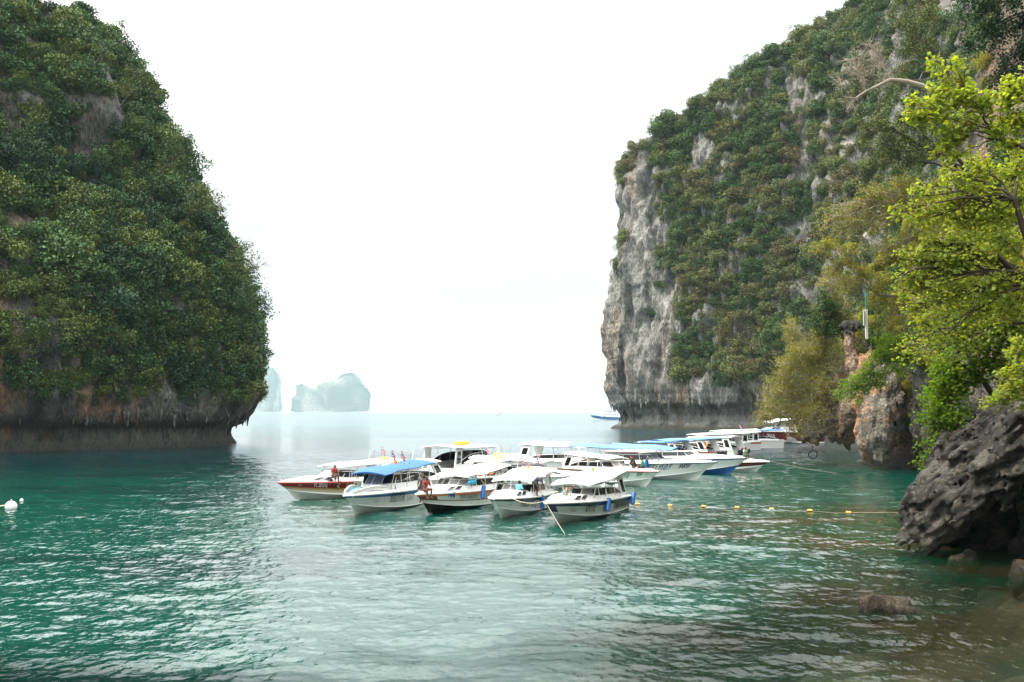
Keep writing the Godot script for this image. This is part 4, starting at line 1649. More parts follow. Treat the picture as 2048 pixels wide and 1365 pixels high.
	# second row of the raft
	make_boat("big", "large white boat with raked dark windows and a yellow float on its roof", {
		"bow": [-1.0, -97.5], "head": [0.42, -0.907], "L": 13.0, "beam": 3.6, "bowh": 1.6, "sternh": 1.2, "bottom": "hull_grey", "bands": [{"w": [0.0, 1.0], "m": "hull_grey"}], "roof": {"h": 2.85, "x0": 0.02, "x1": 0.7, "w": 1.7}, "seed": 0, "window": 0.75, "motor_m": "gel_white"})
	make_boat("ringboat", "white hardtop boat with yellow lifebuoy on its roof, behind the orange striped boat", {
		"bow": [-3.4, -71.8], "head": [-0.3, 0.954], "L": 12.0, "bottom": "hull_white", "bands": [{"w": [0.0, 1.0], "m": "gel_white"}], "roof": {"h": 2.3, "x0": 0.05, "x1": 0.72, "w": 1.5, "rise": 0.1}, "seed": 2})
	make_boat("brown", "white speedboat with long dark cabin windows, behind the leaf emblem boat", {
		"bow": [6.3, -75.4], "head": [0.88, 0.47], "L": 11.5, "bottom": "hull_white", "rail": "gel_white", "bands": [{"w": [0.0, 1.0], "m": "gel_white"}], "roof": {"h": 2.25, "x0": 0.1, "x1": 0.66}, "seed": 1, "window": 0.55})
	make_boat("boards", "white boat carrying pale paddle boards on its roof", {
		"bow": [11.0, -99.0], "head": [0.8, 0.6], "L": 12.5, "bottom": "hull_white", "bands": [{"w": [0.0, 1.0], "m": "gel_white"}], "roof": {"h": 2.5, "x0": 0.05, "x1": 0.7}, "seed": 0})
	make_boat("long", "long white boat with red gunwale, behind the pale blue canopy", {
		"bow": [9.5, -103.0], "head": [-0.86, 0.5], "L": 14.0, "beam": 3.0, "bowh": 1.9, "sternh": 1.6, "bottom": "hull_white", "rail": "light_red", "bands": [{"w": [0.0, 1.0], "m": "gel_white"}], "roof": {"m": "canvas_sky", "h": 3.0, "x0": -0.05, "x1": 0.5, "soft": true, "arch": false, "w": 1.5}, "seed": 2, "cabin": false, "slots": false})
	make_boat("sternblue", "white boat seen from its stern with small blue awning and grey outboards", {
		"bow": [13.6, -121.0], "head": [-0.55, -0.83], "L": 11.5, "bowh": 1.4, "sternh": 1.2, "bottom": "hull_white", "bands": [{"w": [0.0, 1.0], "m": "gel_white"}], "roof": {"m": "canvas_sky", "h": 2.5, "x0": 0.1, "x1": 0.7, "soft": true}, "seed": 0, "motors": 3})
	make_boat("sternring", "beige topped boat seen from its stern with an orange lifebuoy", {
		"bow": [17.5, -128.0], "head": [-0.6, -0.8], "L": 11.5, "bowh": 1.4, "sternh": 1.2, "bottom": "hull_white", "bands": [{"w": [0.0, 1.0], "m": "gel_white"}], "roof": {"m": "canvas_beige", "h": 2.6, "x0": 0.08, "x1": 0.7}, "seed": 1, "motors": 3, "motor_m": "motor_black"})
	make_boat("sternblack", "white boat with black outboards at the right end of the far row", {
		"bow": [21.5, -134.0], "head": [-0.62, -0.78], "L": 11.5, "bowh": 1.4, "sternh": 1.2, "bottom": "hull_white", "bands": [{"w": [0.0, 1.0], "m": "gel_white"}], "roof": {"m": "canvas_white", "h": 2.7, "x0": 0.05, "x1": 0.7}, "seed": 2, "motors": 3, "motor_m": "motor_black"})
	make_boat("farwhite", "white hardtop boat in the far row below the right headland", {
		"bow": [23.5, -146.0], "head": [-0.9, 0.42], "L": 13.0, "bowh": 1.5, "sternh": 1.3, "bottom": "hull_white", "bands": [{"w": [0.0, 1.0], "m": "gel_white"}], "roof": {"h": 2.7, "x0": 0.0, "x1": 0.75, "w": 1.5}, "seed": 0})
	make_boat("farblue", "far boat with blue canopy, last but one before the red hulled yacht", {
		"bow": [32.0, -160.0], "head": [-0.92, 0.38], "L": 13.0, "bowh": 1.5, "sternh": 1.3, "bottom": "hull_white", "bands": [{"w": [0.0, 1.0], "m": "gel_white"}], "roof": {"m": "canvas_blue", "h": 2.9, "x0": 0.0, "x1": 0.75, "w": 1.5, "soft": true, "arch": false}, "seed": 1})
	make_boat("farcream", "cream hulled boat with red sheer stripe in the far row, behind the far white hardtop", {
		"bow": [30.5, -167.0], "head": [-0.94, 0.34], "L": 12.0, "bowh": 1.5, "sternh": 1.3, "bottom": "gel_cream", "bands": [{"w": [0.0, 0.8], "m": "gel_cream"}, {"w": [0.8, 1.0], "m": "light_red", "name": "hull_stripe"}], "roof": {"h": 2.8, "x0": 0.0, "x1": 0.7, "w": 1.5}, "seed": 2})
	make_boat("farstripe", "white boat with red sheer stripe between the far white hardtop and the far blue canopy", {
		"bow": [27.5, -152.0], "head": [-0.9, 0.44], "L": 12.0, "bowh": 1.5, "sternh": 1.3, "bottom": "hull_white", "bands": [{"w": [0.0, 0.75], "m": "gel_white"}, {"w": [0.75, 1.0], "m": "light_red", "name": "hull_stripe"}], "roof": {"h": 2.75, "x0": 0.0, "x1": 0.7, "w": 1.5}, "seed": 1})
	make_boat("yacht", "white yacht with dark red hull and curved hardtop beside the overhanging rock", {
		"bow": [46.0, -190.0], "head": [-0.97, 0.24], "L": 14.0, "beam": 3.8, "bowh": 2.3, "sternh": 2.1, "bottom": "gel_white", "rail": "gel_white", "coaming": 0.9, "window": 0.8, "trunk": 0.8,
		"bands": [{"w": [0.0, 0.1], "m": "gel_white"}, {"w": [0.1, 1.0], "m": "dark_red"}], "roof": {"h": 4.4, "x0": 0.05, "x1": 0.82, "w": 1.7, "droop": 0.5, "crown": 0.3, "rise": -0.6}, "seed": 0, "motors": 0})
	side_words("yacht", -1, 0.86, 0.3, "VICE", 0.5, 0.0, "gel_white", false)
	make_boat("distant", "small white motorboat far out on the open sea", {
		"bow": [-27.0, -1500.0], "head": [-0.95, 0.2], "L": 16.0, "beam": 4.0, "bowh": 2.2, "sternh": 1.8, "bottom": "gel_white", "bands": [{"w": [0.0, 1.0], "m": "gel_white"}], "roof": {"h": 4.4, "x0": 0.05, "x1": 0.7, "w": 1.8}, "seed": 0, "window": 1.0})
	make_ferry()


func make_ferry() -> void:
	var o := thing("ferry", "blue hulled white ferry passing behind the tip of the right headland", "ferry", Vector3(0, 0, 0))
	var h := Hull.new()
	h.L = 30.0
	h.bm = 7.0
	h.bowh = 4.4
	h.sternh = 2.6
	var mb := MB.new()
	for s in [-1.0, 1.0]:
		var rows := []
		for q in 5:
			var row := PackedVector3Array()
			for k in 16:
				row.push_back(h.side(k / 15.0, q / 4.0, s))
			rows.push_back(row)
		mb.grid(rows, Vector3(0, 0.1, s))
		mb.quad(h.chine(0, s), h.sheer(0, s), Vector3(0, 2.6, 0), Vector3(0, 0, 0), Vector3.LEFT)
	var hull := part("hull", mb, flat("ferry_blue", 0.06, 0.16, 0.32, 0.4), o)
	mb = MB.new()
	var deck := [PackedVector3Array(), PackedVector3Array()]
	for k in 16:
		deck[0].push_back(h.sheer(k / 15.0, -1))
		deck[1].push_back(h.sheer(k / 15.0, 1))
	mb.grid(deck, Vector3.UP)
	part("deck", mb, mats["gel_white"], hull)
	mb = MB.new()
	mb.box(Vector3(11, 4.2, 0), Vector3(18, 3.0, 5.4))
	var house := part("deckhouse", mb, mats["gel_white"], o)
	for s in [-1.0, 1.0]:
		for k in 7:
			mb = MB.new()
			mb.box(Vector3(4.5 + k * 2.1, 4.6, s * 2.71), Vector3(1.3, 0.9, 0.06))
			part("window", mb, mats["tinted_glass"], house)
	mb = MB.new()
	mb.box(Vector3(13, 7.0, 0), Vector3(9, 2.6, 4.6))
	var bridge := part("bridge", mb, mats["gel_white"], o)
	for s in [-1.0, 1.0]:
		for k in 3:
			mb = MB.new()
			mb.box(Vector3(10.8 + k * 2.2, 7.4, s * 2.31), Vector3(1.4, 0.9, 0.06))
			part("window", mb, mats["tinted_glass"], bridge)
	mb = MB.new()
	mb.tube(PackedVector3Array([Vector3(12, 8.2, 0), Vector3(11.6, 12.0, 0)]), PackedFloat32Array([0.18, 0.1]), 6)
	part("mast", mb, mats["gel_white"], o)
	o.scale = Vector3.ONE * 0.8
	var hd := Vector2(-0.95, 0.3).normalized()
	o.position = Vector3(56.0 - hd.x * 24.0, 0, -715.0 - hd.y * 24.0)
	o.rotation.y = atan2(-hd.y, hd.x)


# ---------------------------------------------------------------- people

func pose_of(kind: String) -> Dictionary:
	# joints in metres, facing +x, left and right mirrored unless given apart
	match kind:
		"sit":
			return {"pelvis": Vector3(0, 0.11, 0), "chest": Vector3(0.09, 0.43, 0), "neck": Vector3(0.13, 0.61, 0), "head": Vector3(0.19, 0.74, 0), "sh": Vector3(0.1, 0.55, 0.18), "el": Vector3(0.2, 0.31, 0.25), "wr": Vector3(0.4, 0.24, 0.12), "hip": Vector3(0.03, 0.1, 0.1), "kn": Vector3(0.45, 0.12, 0.15), "an": Vector3(0.40, -0.32, 0.13), "toe": Vector3(0.56, -0.38, 0.15)}
		"squat":
			return {"pelvis": Vector3(0, 0.24, 0), "chest": Vector3(0.17, 0.52, 0), "neck": Vector3(0.27, 0.67, 0), "head": Vector3(0.35, 0.78, 0), "sh": Vector3(0.21, 0.62, 0.18), "el": Vector3(0.36, 0.44, 0.26), "wr": Vector3(0.5, 0.33, 0.16), "hip": Vector3(0.02, 0.23, 0.1), "kn": Vector3(0.36, 0.42, 0.2), "an": Vector3(0.12, 0.08, 0.16), "toe": Vector3(0.3, 0.03, 0.19)}
		"bend":
			return {"pelvis": Vector3(-0.05, 0.9, 0), "chest": Vector3(0.28, 1.06, 0), "neck": Vector3(0.47, 1.06, 0), "head": Vector3(0.6, 1.02, 0), "sh": Vector3(0.4, 1.04, 0.18), "el": Vector3(0.47, 0.78, 0.22), "wr": Vector3(0.6, 0.56, 0.14), "hip": Vector3(-0.05, 0.87, 0.1), "kn": Vector3(0.03, 0.48, 0.11), "an": Vector3(-0.04, 0.08, 0.11), "toe": Vector3(0.14, 0.03, 0.12)}
		"reach":
			return {"pelvis": Vector3(0, 0.92, 0), "chest": Vector3(0.04, 1.26, 0), "neck": Vector3(0.06, 1.45, 0), "head": Vector3(0.1, 1.58, 0), "sh": Vector3(0.05, 1.4, 0.19), "el": Vector3(0.3, 1.45, 0.22), "wr": Vector3(0.48, 1.62, 0.1), "hip": Vector3(0, 0.9, 0.1), "kn": Vector3(0.04, 0.5, 0.11), "an": Vector3(0, 0.08, 0.11), "toe": Vector3(0.16, 0.03, 0.12)}
		"hold":
			return {"pelvis": Vector3(0, 0.92, 0), "chest": Vector3(0.05, 1.26, 0), "neck": Vector3(0.08, 1.44, 0), "head": Vector3(0.13, 1.57, 0), "sh": Vector3(0.06, 1.39, 0.19), "el": Vector3(0.14, 1.14, 0.26), "wr": Vector3(0.4, 1.14, 0.14), "hip": Vector3(0, 0.9, 0.1), "kn": Vector3(0.04, 0.5, 0.11), "an": Vector3(0, 0.08, 0.11), "toe": Vector3(0.16, 0.03, 0.12)}
	return {"pelvis": Vector3(0, 0.92, 0), "chest": Vector3(0.01, 1.27, 0), "neck": Vector3(0.01, 1.46, 0), "head": Vector3(0.04, 1.6, 0), "sh": Vector3(0, 1.41, 0.19), "el": Vector3(0.02, 1.12, 0.25), "wr": Vector3(0.14, 0.88, 0.24), "hip": Vector3(0, 0.9, 0.1), "kn": Vector3(0.03, 0.5, 0.11), "an": Vector3(0, 0.08, 0.11), "toe": Vector3(0.16, 0.03, 0.13)}


func person(label: String, at: Vector3, turn: float, kind: String, shirt: Color, shorts: Color, hair := Color(0.015, 0.012, 0.01), skin := Color(0.13, 0.065, 0.04), sleeve := true, group := "") -> void:
	var j := pose_of(kind)
	var o := thing("person", label, "person", at, turn, group)
	var tones := [skin, shirt, shorts, hair]
	var bones := []
	var add := func(a: Vector3, ra: float, b: Vector3, rb: float, tone: int) -> void:
		bones.push_back([a, ra, b, rb, tone])
	add.call(j.pelvis, 0.125, j.chest, 0.14, 1)
	add.call(j.pelvis + Vector3(0, -0.02, 0), 0.13, j.pelvis + Vector3(0.03, -0.03, 0), 0.12, 2)
	add.call(j.neck - (j.neck - j.chest) * 0.1, 0.055, j.head, 0.06, 0)
	for s in [-1.0, 1.0]:
		var m := Vector3(1, 1, s)
		add.call(j.chest + (j.neck - j.chest) * 0.35, 0.11, j.sh * m, 0.065, 1)
		var mid: Vector3 = (j.sh as Vector3).lerp(j.el, 0.62)
		add.call(j.sh * m, 0.062, mid * m, 0.054, 1 if sleeve else 0)
		add.call(mid * m, 0.046, j.el * m, 0.04, 0)
		add.call(j.el * m, 0.04, j.wr * m, 0.028, 0)
		add.call(j.hip * m, 0.098, (j.hip as Vector3).lerp(j.kn, 0.85) * m, 0.072, 2)
		add.call((j.hip as Vector3).lerp(j.kn, 0.8) * m, 0.062, j.kn * m, 0.058, 0)
		add.call(j.kn * m, 0.058, (j.kn as Vector3).lerp(j.an, 0.35) * m, 0.055, 0)
		add.call((j.kn as Vector3).lerp(j.an, 0.35) * m, 0.055, j.an * m, 0.036, 0)
		add.call(j.an * m, 0.042, j.toe * m, 0.03, 0)
	var mb := MB.new()
	nets(bones, 0.028, 0.05, no_noise, tones, mb)
	# head, face and hands on grids of their own
	var hd: Vector3 = j.head
	var fwd: Vector3 = (Vector3(1, -0.15, 0) if kind in ["sit", "squat", "bend"] else Vector3(1, 0, 0)).normalized()
	var up := Vector3(-fwd.y, fwd.x, 0)
	var fb := [[hd - up * 0.055 + fwd * 0.02, 0.062, hd + up * 0.03, 0.088, 0], [hd + fwd * 0.085 - up * 0.015, 0.016, hd + fwd * 0.098 - up * 0.035, 0.018, 0], [hd + fwd * 0.03 - up * 0.1, 0.03, hd + fwd * 0.06 - up * 0.09, 0.025, 0],
		[hd + up * 0.055 - fwd * 0.015, 0.088, hd + up * 0.03 - fwd * 0.045, 0.082, 3]]
	for s in [-1.0, 1.0]:
		fb.push_back([hd + Vector3(0, 0, 0.088 * s) - up * 0.01, 0.018, hd + Vector3(0, 0, 0.09 * s) + up * 0.02, 0.016, 0])
	nets(fb, 0.014, 0.02, no_noise, tones, mb)
	for s in [-1.0, 1.0]:
		mb.col = Color(0.01, 0.008, 0.007)
		mb.blob(hd + fwd * 0.082 + up * 0.012 + Vector3(0, 0, 0.032 * s), Vector3(0.012, 0.009, 0.014), Basis.IDENTITY, 6)
		mb.col = skin
		var m := Vector3(1, 1, s)
		var w: Vector3 = j.wr * m
		var d: Vector3 = ((j.wr - j.el) as Vector3).normalized() * m
		var side := d.cross(Vector3.UP).normalized()
		if side.length() < 0.5:
			side = Vector3(0, 0, 1)
		var curl := side.cross(d).normalized() * 0.03
		var hb := [[w, 0.026, w + d * 0.07, 0.03, 0]]
		for k in 4:
			var f0 := w + d * 0.08 + side * (k - 1.5) * 0.019
			var ln: float = [0.062, 0.072, 0.068, 0.05][k]
			hb.push_back([f0, 0.0095, f0 + d * ln * 0.55 - curl * 0.3, 0.009, 0])
			hb.push_back([f0 + d * ln * 0.55 - curl * 0.3, 0.009, f0 + d * ln - curl, 0.008, 0])
		hb.push_back([w + d * 0.03 + side * 0.03 * s, 0.011, w + d * 0.075 + side * 0.055 * s - curl * 0.4, 0.009, 0])
		nets(hb, 0.009, 0.008, no_noise, tones, mb)
	mb.col = Color.WHITE
	part("body", mb, mats["people"], o)


func aboard(key: String, t: float, z: float, up: float) -> Vector3:
	# a place on a boat: z from -1 (left side) to 1 across its beam there, up metres above the gunwale
	var h: Hull = boats[key][1]
	var e := h.sheer(t, 1.0)
	return on_boat(key, Vector3(e.x, e.y + up, e.z * z))


func facing(key: String, degrees: float) -> float:
	return boats[key][0].rotation.y + deg_to_rad(degrees)


func make_people() -> void:
	var m := StandardMaterial3D.new()
	m.vertex_color_use_as_albedo = true
	m.roughness = 0.75
	mats["people"] = m
	var black := Color(0.012, 0.012, 0.014)
	person("man in a red shirt and grey cap sitting on the red hulled boat", aboard("red", 0.63, -0.62, 0.33), facing("red", 80), "sit", Color(0.32, 0.03, 0.04), Color(0.05, 0.045, 0.04), Color(0.10, 0.09, 0.08))
	person("boy in a red life vest sitting at the maroon bow", aboard("orange", 0.935, -0.5, 0.16), facing("orange", 60), "sit", Color(0.26, 0.03, 0.025), Color(0.12, 0.03, 0.025), black, Color(0.11, 0.058, 0.038), true)
	person("person in a patterned black shirt sitting behind the boy in red", aboard("orange", 0.90, 0.0, 0.2), facing("orange", -120), "sit", Color(0.03, 0.032, 0.04), black)
	person("dark haired man standing above the two sitters at the maroon bow", aboard("orange", 0.885, 0.5, -0.55), facing("orange", 20), "stand", Color(0.10, 0.10, 0.10), black)
	person("man in a light blue shirt standing in the hatch of the leaf emblem boat", aboard("leaf", 0.66, -0.42, -0.72), facing("leaf", 150), "hold", Color(0.13, 0.5, 0.58), Color(0.08, 0.08, 0.1))
	person("man in dark blue bending over the rail below the white hardtop", aboard("leaf", 0.52, -0.86, 0.0), facing("leaf", 40), "bend", Color(0.03, 0.028, 0.12), Color(0.02, 0.02, 0.05))
	person("man in a bright cyan shirt raising a coil of ropes on the nearest boat", aboard("front", 0.765, -0.1, -0.82), facing("front", 80), "reach", Color(0.04, 0.42, 0.56), Color(0.05, 0.05, 0.06))
	person("man in black with a red cap squatting on the pinkish foredeck", aboard("green", 0.80, 0.55, 0.24), facing("green", -100), "squat", black, black, Color(0.55, 0.06, 0.06))
	person("man in a green shirt sitting next to the red capped man", aboard("green", 0.83, -0.1, 0.24), facing("green", -130), "sit", Color(0.02, 0.25, 0.10), Color(0.03, 0.03, 0.03))
	person("man in pale green, only head and shoulders above the pinkish deck", aboard("green", 0.72, 0.1, -0.85), facing("green", -90), "stand", Color(0.35, 0.6, 0.5), black)
	person("man in white and green sitting on the bow with the blue stripe", aboard("bluebow", 0.965, 0.0, 0.14), facing("bluebow", -40), "sit", Color(0.35, 0.5, 0.38), Color(0.03, 0.10, 0.05))
	person("dark figure standing on the long boat before the blue canopy", on_boat("long", Vector3(9.6, 1.2, 0.4)), facing("long", 30), "stand", black, black)
	person("person whose dark head shows over the pale blue canopy", on_boat("long", Vector3(12.0, 0.5, -0.4)), facing("long", 20), "stand", Color(0.02, 0.03, 0.06), black)
	person("man in dark purple standing among the outboard motors", on_boat("sternblue", Vector3(0.5, 0.32, -0.4)), facing("sternblue", 180), "hold", Color(0.06, 0.03, 0.09), black)
	person("person in red and black at the stern of the last far boat", on_boat("sternblack", Vector3(0.4, 0.35, 0.5)), facing("sternblack", 150), "bend", Color(0.4, 0.04, 0.04), black)


# ---------------------------------------------------------------- fenders, floats, flags, ropes

func fender(key: String, label: String, t: float, s: float, w: float, tilt: float, m := "fender_blue", size := 1.0) -> void:
	var h: Hull = boats[key][1]
	var r := 0.14 * size
	var half := 0.42 * size
	var o := thing("fender", label, "fender", on_boat(key, h.side(t, w, s) + h.out(t, w, s) * (r + 0.03)), facing(key, 0.0), "fenders on the boats")
	var mb := MB.new()
	var ax := Vector3(sin(tilt), cos(tilt), 0)
	var p := PackedVector3Array()
	var rr := PackedFloat32Array()
	for q in [[-1.0, 0.25], [-0.94, 0.75], [-0.82, 1.0], [0.0, 1.03], [0.82, 1.0], [0.94, 0.75], [1.0, 0.25]]:
		p.push_back(ax * half * q[0])
		rr.push_back(r * q[1])
	mb.tube(p, rr, 10)
	part("tube", mb, mats[m], o)
	mb = MB.new()
	mb.tube(PackedVector3Array([ax * half, ax * half + Vector3(0, 0.12, 0), ax * half + Vector3(0.02, 0.34, -s * 0.2)]), PackedFloat32Array([0.014]), 4)
	part("lanyard", mb, mats["rope"], o)


func lifebuoy(label: String, at: Vector3, tilt: Basis, m: String, big := 0.36) -> void:
	var o := thing("lifebuoy", label, "lifebuoy", at)
	var mb := MB.new()
	mb.ring(Vector3.ZERO, big, 0.085, tilt, 20, 8)
	part("ring", mb, mats[m], o)
	for k in 4:
		mb = MB.new()
		var g := TAU * k / 4.0 + 0.4
		mb.ring(tilt * (Vector3(cos(g), 0, sin(g)) * big), 0.088, 0.012, tilt * Basis(Vector3.UP, -g) * Basis(Vector3.RIGHT, PI / 2), 10, 4)
		part("band", mb, mats["gel_white"], o)


func flag(label: String, at: Vector3, yaw: float, height := 0.85) -> void:
	var o := thing("flag", label, "flag", at, yaw, "small striped flags on the boats")
	var mb := MB.new()
	mb.tube(PackedVector3Array([Vector3.ZERO, Vector3(0.05, height, 0)]), PackedFloat32Array([0.014, 0.01]), 5)
	part("pole", mb, mats["motor_black"], o)
	var y := height - 0.02
	for q in [[0.07, "flag_red"], [0.07, "gel_white"], [0.12, "flag_blue"], [0.07, "gel_white"], [0.07, "flag_red"]]:
		mb = MB.new()
		var rows := [PackedVector3Array(), PackedVector3Array()]
		for k in 6:
			var x := k * 0.075
			var drop := 0.03 * k + 0.012 * k * k
			rows[0].push_back(Vector3(x + 0.05, y - drop, 0.05 * sin(k * 1.3)))
			rows[1].push_back(Vector3(x + 0.05 - 0.015 * k, y - q[0] - drop, 0.05 * sin(k * 1.3 + 0.2)))
		mb.grid(rows, Vector3(0, 0, 1))
		part("stripe", mb, mats[q[1]], o)
		y -= q[0]


func rope(label: String, a: Vector3, b: Vector3, sag: float, r := 0.018, m := "rope") -> void:
	var mb := MB.new()
	var p := PackedVector3Array()
	for k in 13:
		var t := k / 12.0
		p.push_back(a.lerp(b, t) - Vector3(0, 4.0 * sag * t * (1.0 - t), 0))
	mb.tube(p, PackedFloat32Array([r]), 5)
	var o := part("rope", mb, mats[m], self)
	tag(o, label, "rope")


func make_small_things() -> void:
	fender("front", "blue fender hanging amidships from the nearest boat", 0.47, -1, 0.8, -0.55)
	fender("front", "blue fender at the stern corner of the nearest boat", 0.02, -1, 0.85, -0.55)
	fender("leaf", "dark blue fender hanging beside the leaf emblem", 0.47, -1, 0.66, 0.05)
	fender("orange", "blue fender on the orange striped boat", 0.50, -1, 1.0, -0.35)
	fender("charter", "dull blue fender hanging near the word and number 989", 0.56, 1, 0.95, 0.05, "fender_blue", 1.25)
	fender("red", "brown rolled fender leaning on the red hull", 0.52, -1, 0.85, -0.5, "wood", 0.95)
	# the dark cloth slung over the red gunwale
	var mb := MB.new()
	var rows := []
	var hr: Hull = boats["red"][1]
	for k in 7:
		var row := PackedVector3Array()
		for q in 6:
			var t := lerpf(0.66, 0.72 - 0.025 * k * 0.6, q / 5.0)
			var e := hr.sheer(t, -1)
			var w := 1.0 - k * 0.11
			row.push_back(on_boat("red", (e + Vector3(0, 0.24 - k * 0.05, 0.18 - k * 0.05)) if k < 3 else hr.side(t, w + 0.2, -1) + hr.out(t, 0.8, -1) * (0.07 + 0.02 * sin(q * 2.0))))
		rows.push_back(row)
	mb.grid(rows, Vector3(-0.5, 0, 1))
	tag(part("dark_cloth", mb, mats["ink"], self), "dark cloth slung over the gunwale beside the man in red", "cloth")
	# floats and rings on the roofs
	lifebuoy("yellow lifebuoy leaning on the white roof behind the orange striped boat", on_boat("ringboat", Vector3(6.6, 2.62, -0.7)), Basis(Vector3(0, 0, 1), 0.2) * Basis(Vector3.RIGHT, 0.35), "life_yellow", 0.42)
	lifebuoy("pale orange lifebuoy lying on the roof of the red hulled boat", on_boat("red", Vector3(1.6, 2.5, -0.2)), Basis.IDENTITY, "life_orange", 0.4)
	lifebuoy("orange and white lifebuoy hung on the beige topped boat", on_boat("sternring", Vector3(0.9, 1.9, -1.0)), Basis(Vector3(0, 0, 1), 1.25), "life_orange", 0.4)
	mb = MB.new()
	var fl := PackedVector3Array()
	var fr := PackedFloat32Array()
	for q in [[-1.0, 0.04], [-0.94, 0.14], [-0.7, 0.19], [0.7, 0.19], [0.94, 0.14], [1.0, 0.04]]:
		fl.push_back(on_boat("big", Vector3(3.6 + q[0] * 0.85, 3.2, 0.5 + q[0] * 0.3)))
		fr.push_back(q[1])
	mb.tube(fl, fr, 10)
	tag(part("rescue_float", mb, mats["life_yellow"], self), "long yellow float lying on the roof of the large boat", "float")
	for d in [["long", Vector3(9.2, 1.85, 1.0), 4.6, "light_red", "red kayak lying along the long white boat"], ["boards", Vector3(5.0, 2.75, 0.5), 3.2, "hull_pale", "pale green paddle board on the roof, the right one of two"], ["boards", Vector3(2.6, 2.76, -0.5), 3.0, "gel_cream", "cream paddle board on the roof, the left one of two"]]:
		mb = MB.new()
		rows = []
		for k in 11:
			var g := (k - 5) / 5.0
			var w := 0.36 * pow(maxf(1.0 - g * g, 0.002), 0.6)
			var row := PackedVector3Array()
			for q in 8:
				var a := TAU * q / 8.0
				row.push_back(on_boat(d[0], d[1] + Vector3(g * d[2] * 0.5, sin(a) * w * 0.35 + 0.14 * g * g, cos(a) * w)))
			rows.push_back(row)
		mb.grid(rows, Vector3.ZERO, [], true, on_boat(d[0], d[1]))
		tag(part("kayak" if d[3] == "light_red" else "paddle_board", mb, mats[d[3]], self), d[4], "board")
	# three turquoise snorkel floats hung from the roof edge
	for k in 3:
		var at := on_boat("orange", Vector3(8.0 - k * 0.42, 1.93, -1.26 - 0.02 * k))
		var o := thing("swim_float", ["turquoise float hanging under the roof edge, first from the bow", "turquoise float hanging under the roof edge, the middle one of three", "turquoise float hanging under the roof edge, third from the bow"][k], "float", at, facing("orange", 0), "turquoise floats under the roof edge")
		mb = MB.new()
		mb.blob(Vector3(0.03, -0.3, 0), Vector3(0.17, 0.12, 0.1), Basis(Vector3(0, 0, 1), 0.3), 10)
		mb.blob(Vector3(-0.06, -0.2, 0), Vector3(0.07, 0.1, 0.06), Basis.IDENTITY, 8)
		part("float_body", mb, flat("turquoise", 0.02, 0.35, 0.55, 0.4), o)
		mb = MB.new()
		mb.tube(PackedVector3Array([Vector3(0, -0.14, 0), Vector3(-0.06, 0.08, 0), Vector3(0.1, 0.12, 0)]), PackedFloat32Array([0.018, 0.025, 0.03]), 5)
		part("strap", mb, mats["turquoise"], o)
	for k in 2:
		mb = MB.new()
		mb.blob(on_boat("orange", Vector3(6.3 - k * 2.0, 1.98, -1.28)), Vector3(0.5, 0.07, 0.08), Basis(Vector3.UP, facing("orange", 0)), 10)
		tag(part("life_jacket", mb, mats["light_red"] if k == 0 else mats["life_orange"], self), ["red life jackets stowed under the roof edge near the bow", "orange life jackets stowed under the roof edge amidships"][k], "life jacket")
	# flags
	flag("striped flag at the front left of the blue canopy", on_boat("eagle", Vector3(4.5, 2.66, -0.5)), facing("eagle", 160))
	flag("striped flag at the middle of the blue canopy", on_boat("eagle", Vector3(3.4, 2.64, 0.6)), facing("eagle", 160))
	flag("striped flag on the red hulled boat's roof", on_boat("red", Vector3(1.0, 2.5, 0.6)), facing("red", 170))
	flag("left one of two pale flags on the leaf emblem boat's roof", on_boat("leaf", Vector3(2.2, 2.4, -0.5)), facing("leaf", 160))
	flag("right one of two pale flags on the leaf emblem boat's roof", on_boat("leaf", Vector3(1.8, 2.4, 0.6)), facing("leaf", 160))
	flag("striped flag beside the yellow lifebuoy", on_boat("ringboat", Vector3(6.0, 2.45, 0.5)), facing("ringboat", 160), 0.9)
	flag("flag on the far white hardtop before the rock", on_boat("farwhite", Vector3(1.0, 2.9, 0.0)), facing("farwhite", 160), 1.2)
	flag("flag on the far blue canopy before the rock", on_boat("farblue", Vector3(1.0, 3.1, 0.0)), facing("farblue", 160), 1.3)
	for d in [["eagle", Vector3(3.9, 2.75, 0.1), "small orange light float between the flags on the blue canopy"], ["leaf", Vector3(2.0, 2.44, 0.05), "small orange light float between the two pale flags"], ["front", Vector3(2.4, 2.46, 0.3), "small orange light float on the nearest boat's roof"]]:
		mb = MB.new()
		mb.tube(PackedVector3Array([on_boat(d[0], d[1] - Vector3(0, 0.14, 0)), on_boat(d[0], d[1] + Vector3(0, 0.02, 0)), on_boat(d[0], d[1] + Vector3(0, 0.16, 0))]), PackedFloat32Array([0.1, 0.11, 0.05]), 8)
		tag(part("light_float", mb, mats["life_orange"], self), d[2], "float")
	# ropes
	var bow_front := aboard("front", 0.955, 0.0, 0.2)
	rope("pale mooring rope from the leaf emblem boat to the nearest boat's bow", aboard("leaf", 0.86, -0.9, 0.05), bow_front, 0.25)
	rope("anchor rope running from the nearest bow down into the water", aboard("front", 0.99, 0.0, 0.0), Vector3(2.6, 0.0, -49.5), 0.05, 0.012)
	rope("rope from the low red bow out to the right", aboard("redbow", 0.98, 0.0, 0.1), Vector3(31.5, 0.05, -97.0), 0.1, 0.009)
	rope("rope from the beige topped boat's stern to the water", on_boat("sternring", Vector3(0.2, 1.1, 0.6)), Vector3(28.0, 0.05, -112.0), 0.1)
	mb = MB.new()
	var held := aboard("front", 0.79, -0.35, 0.78)
	var rr := RandomNumberGenerator.new()
	rr.seed = 9
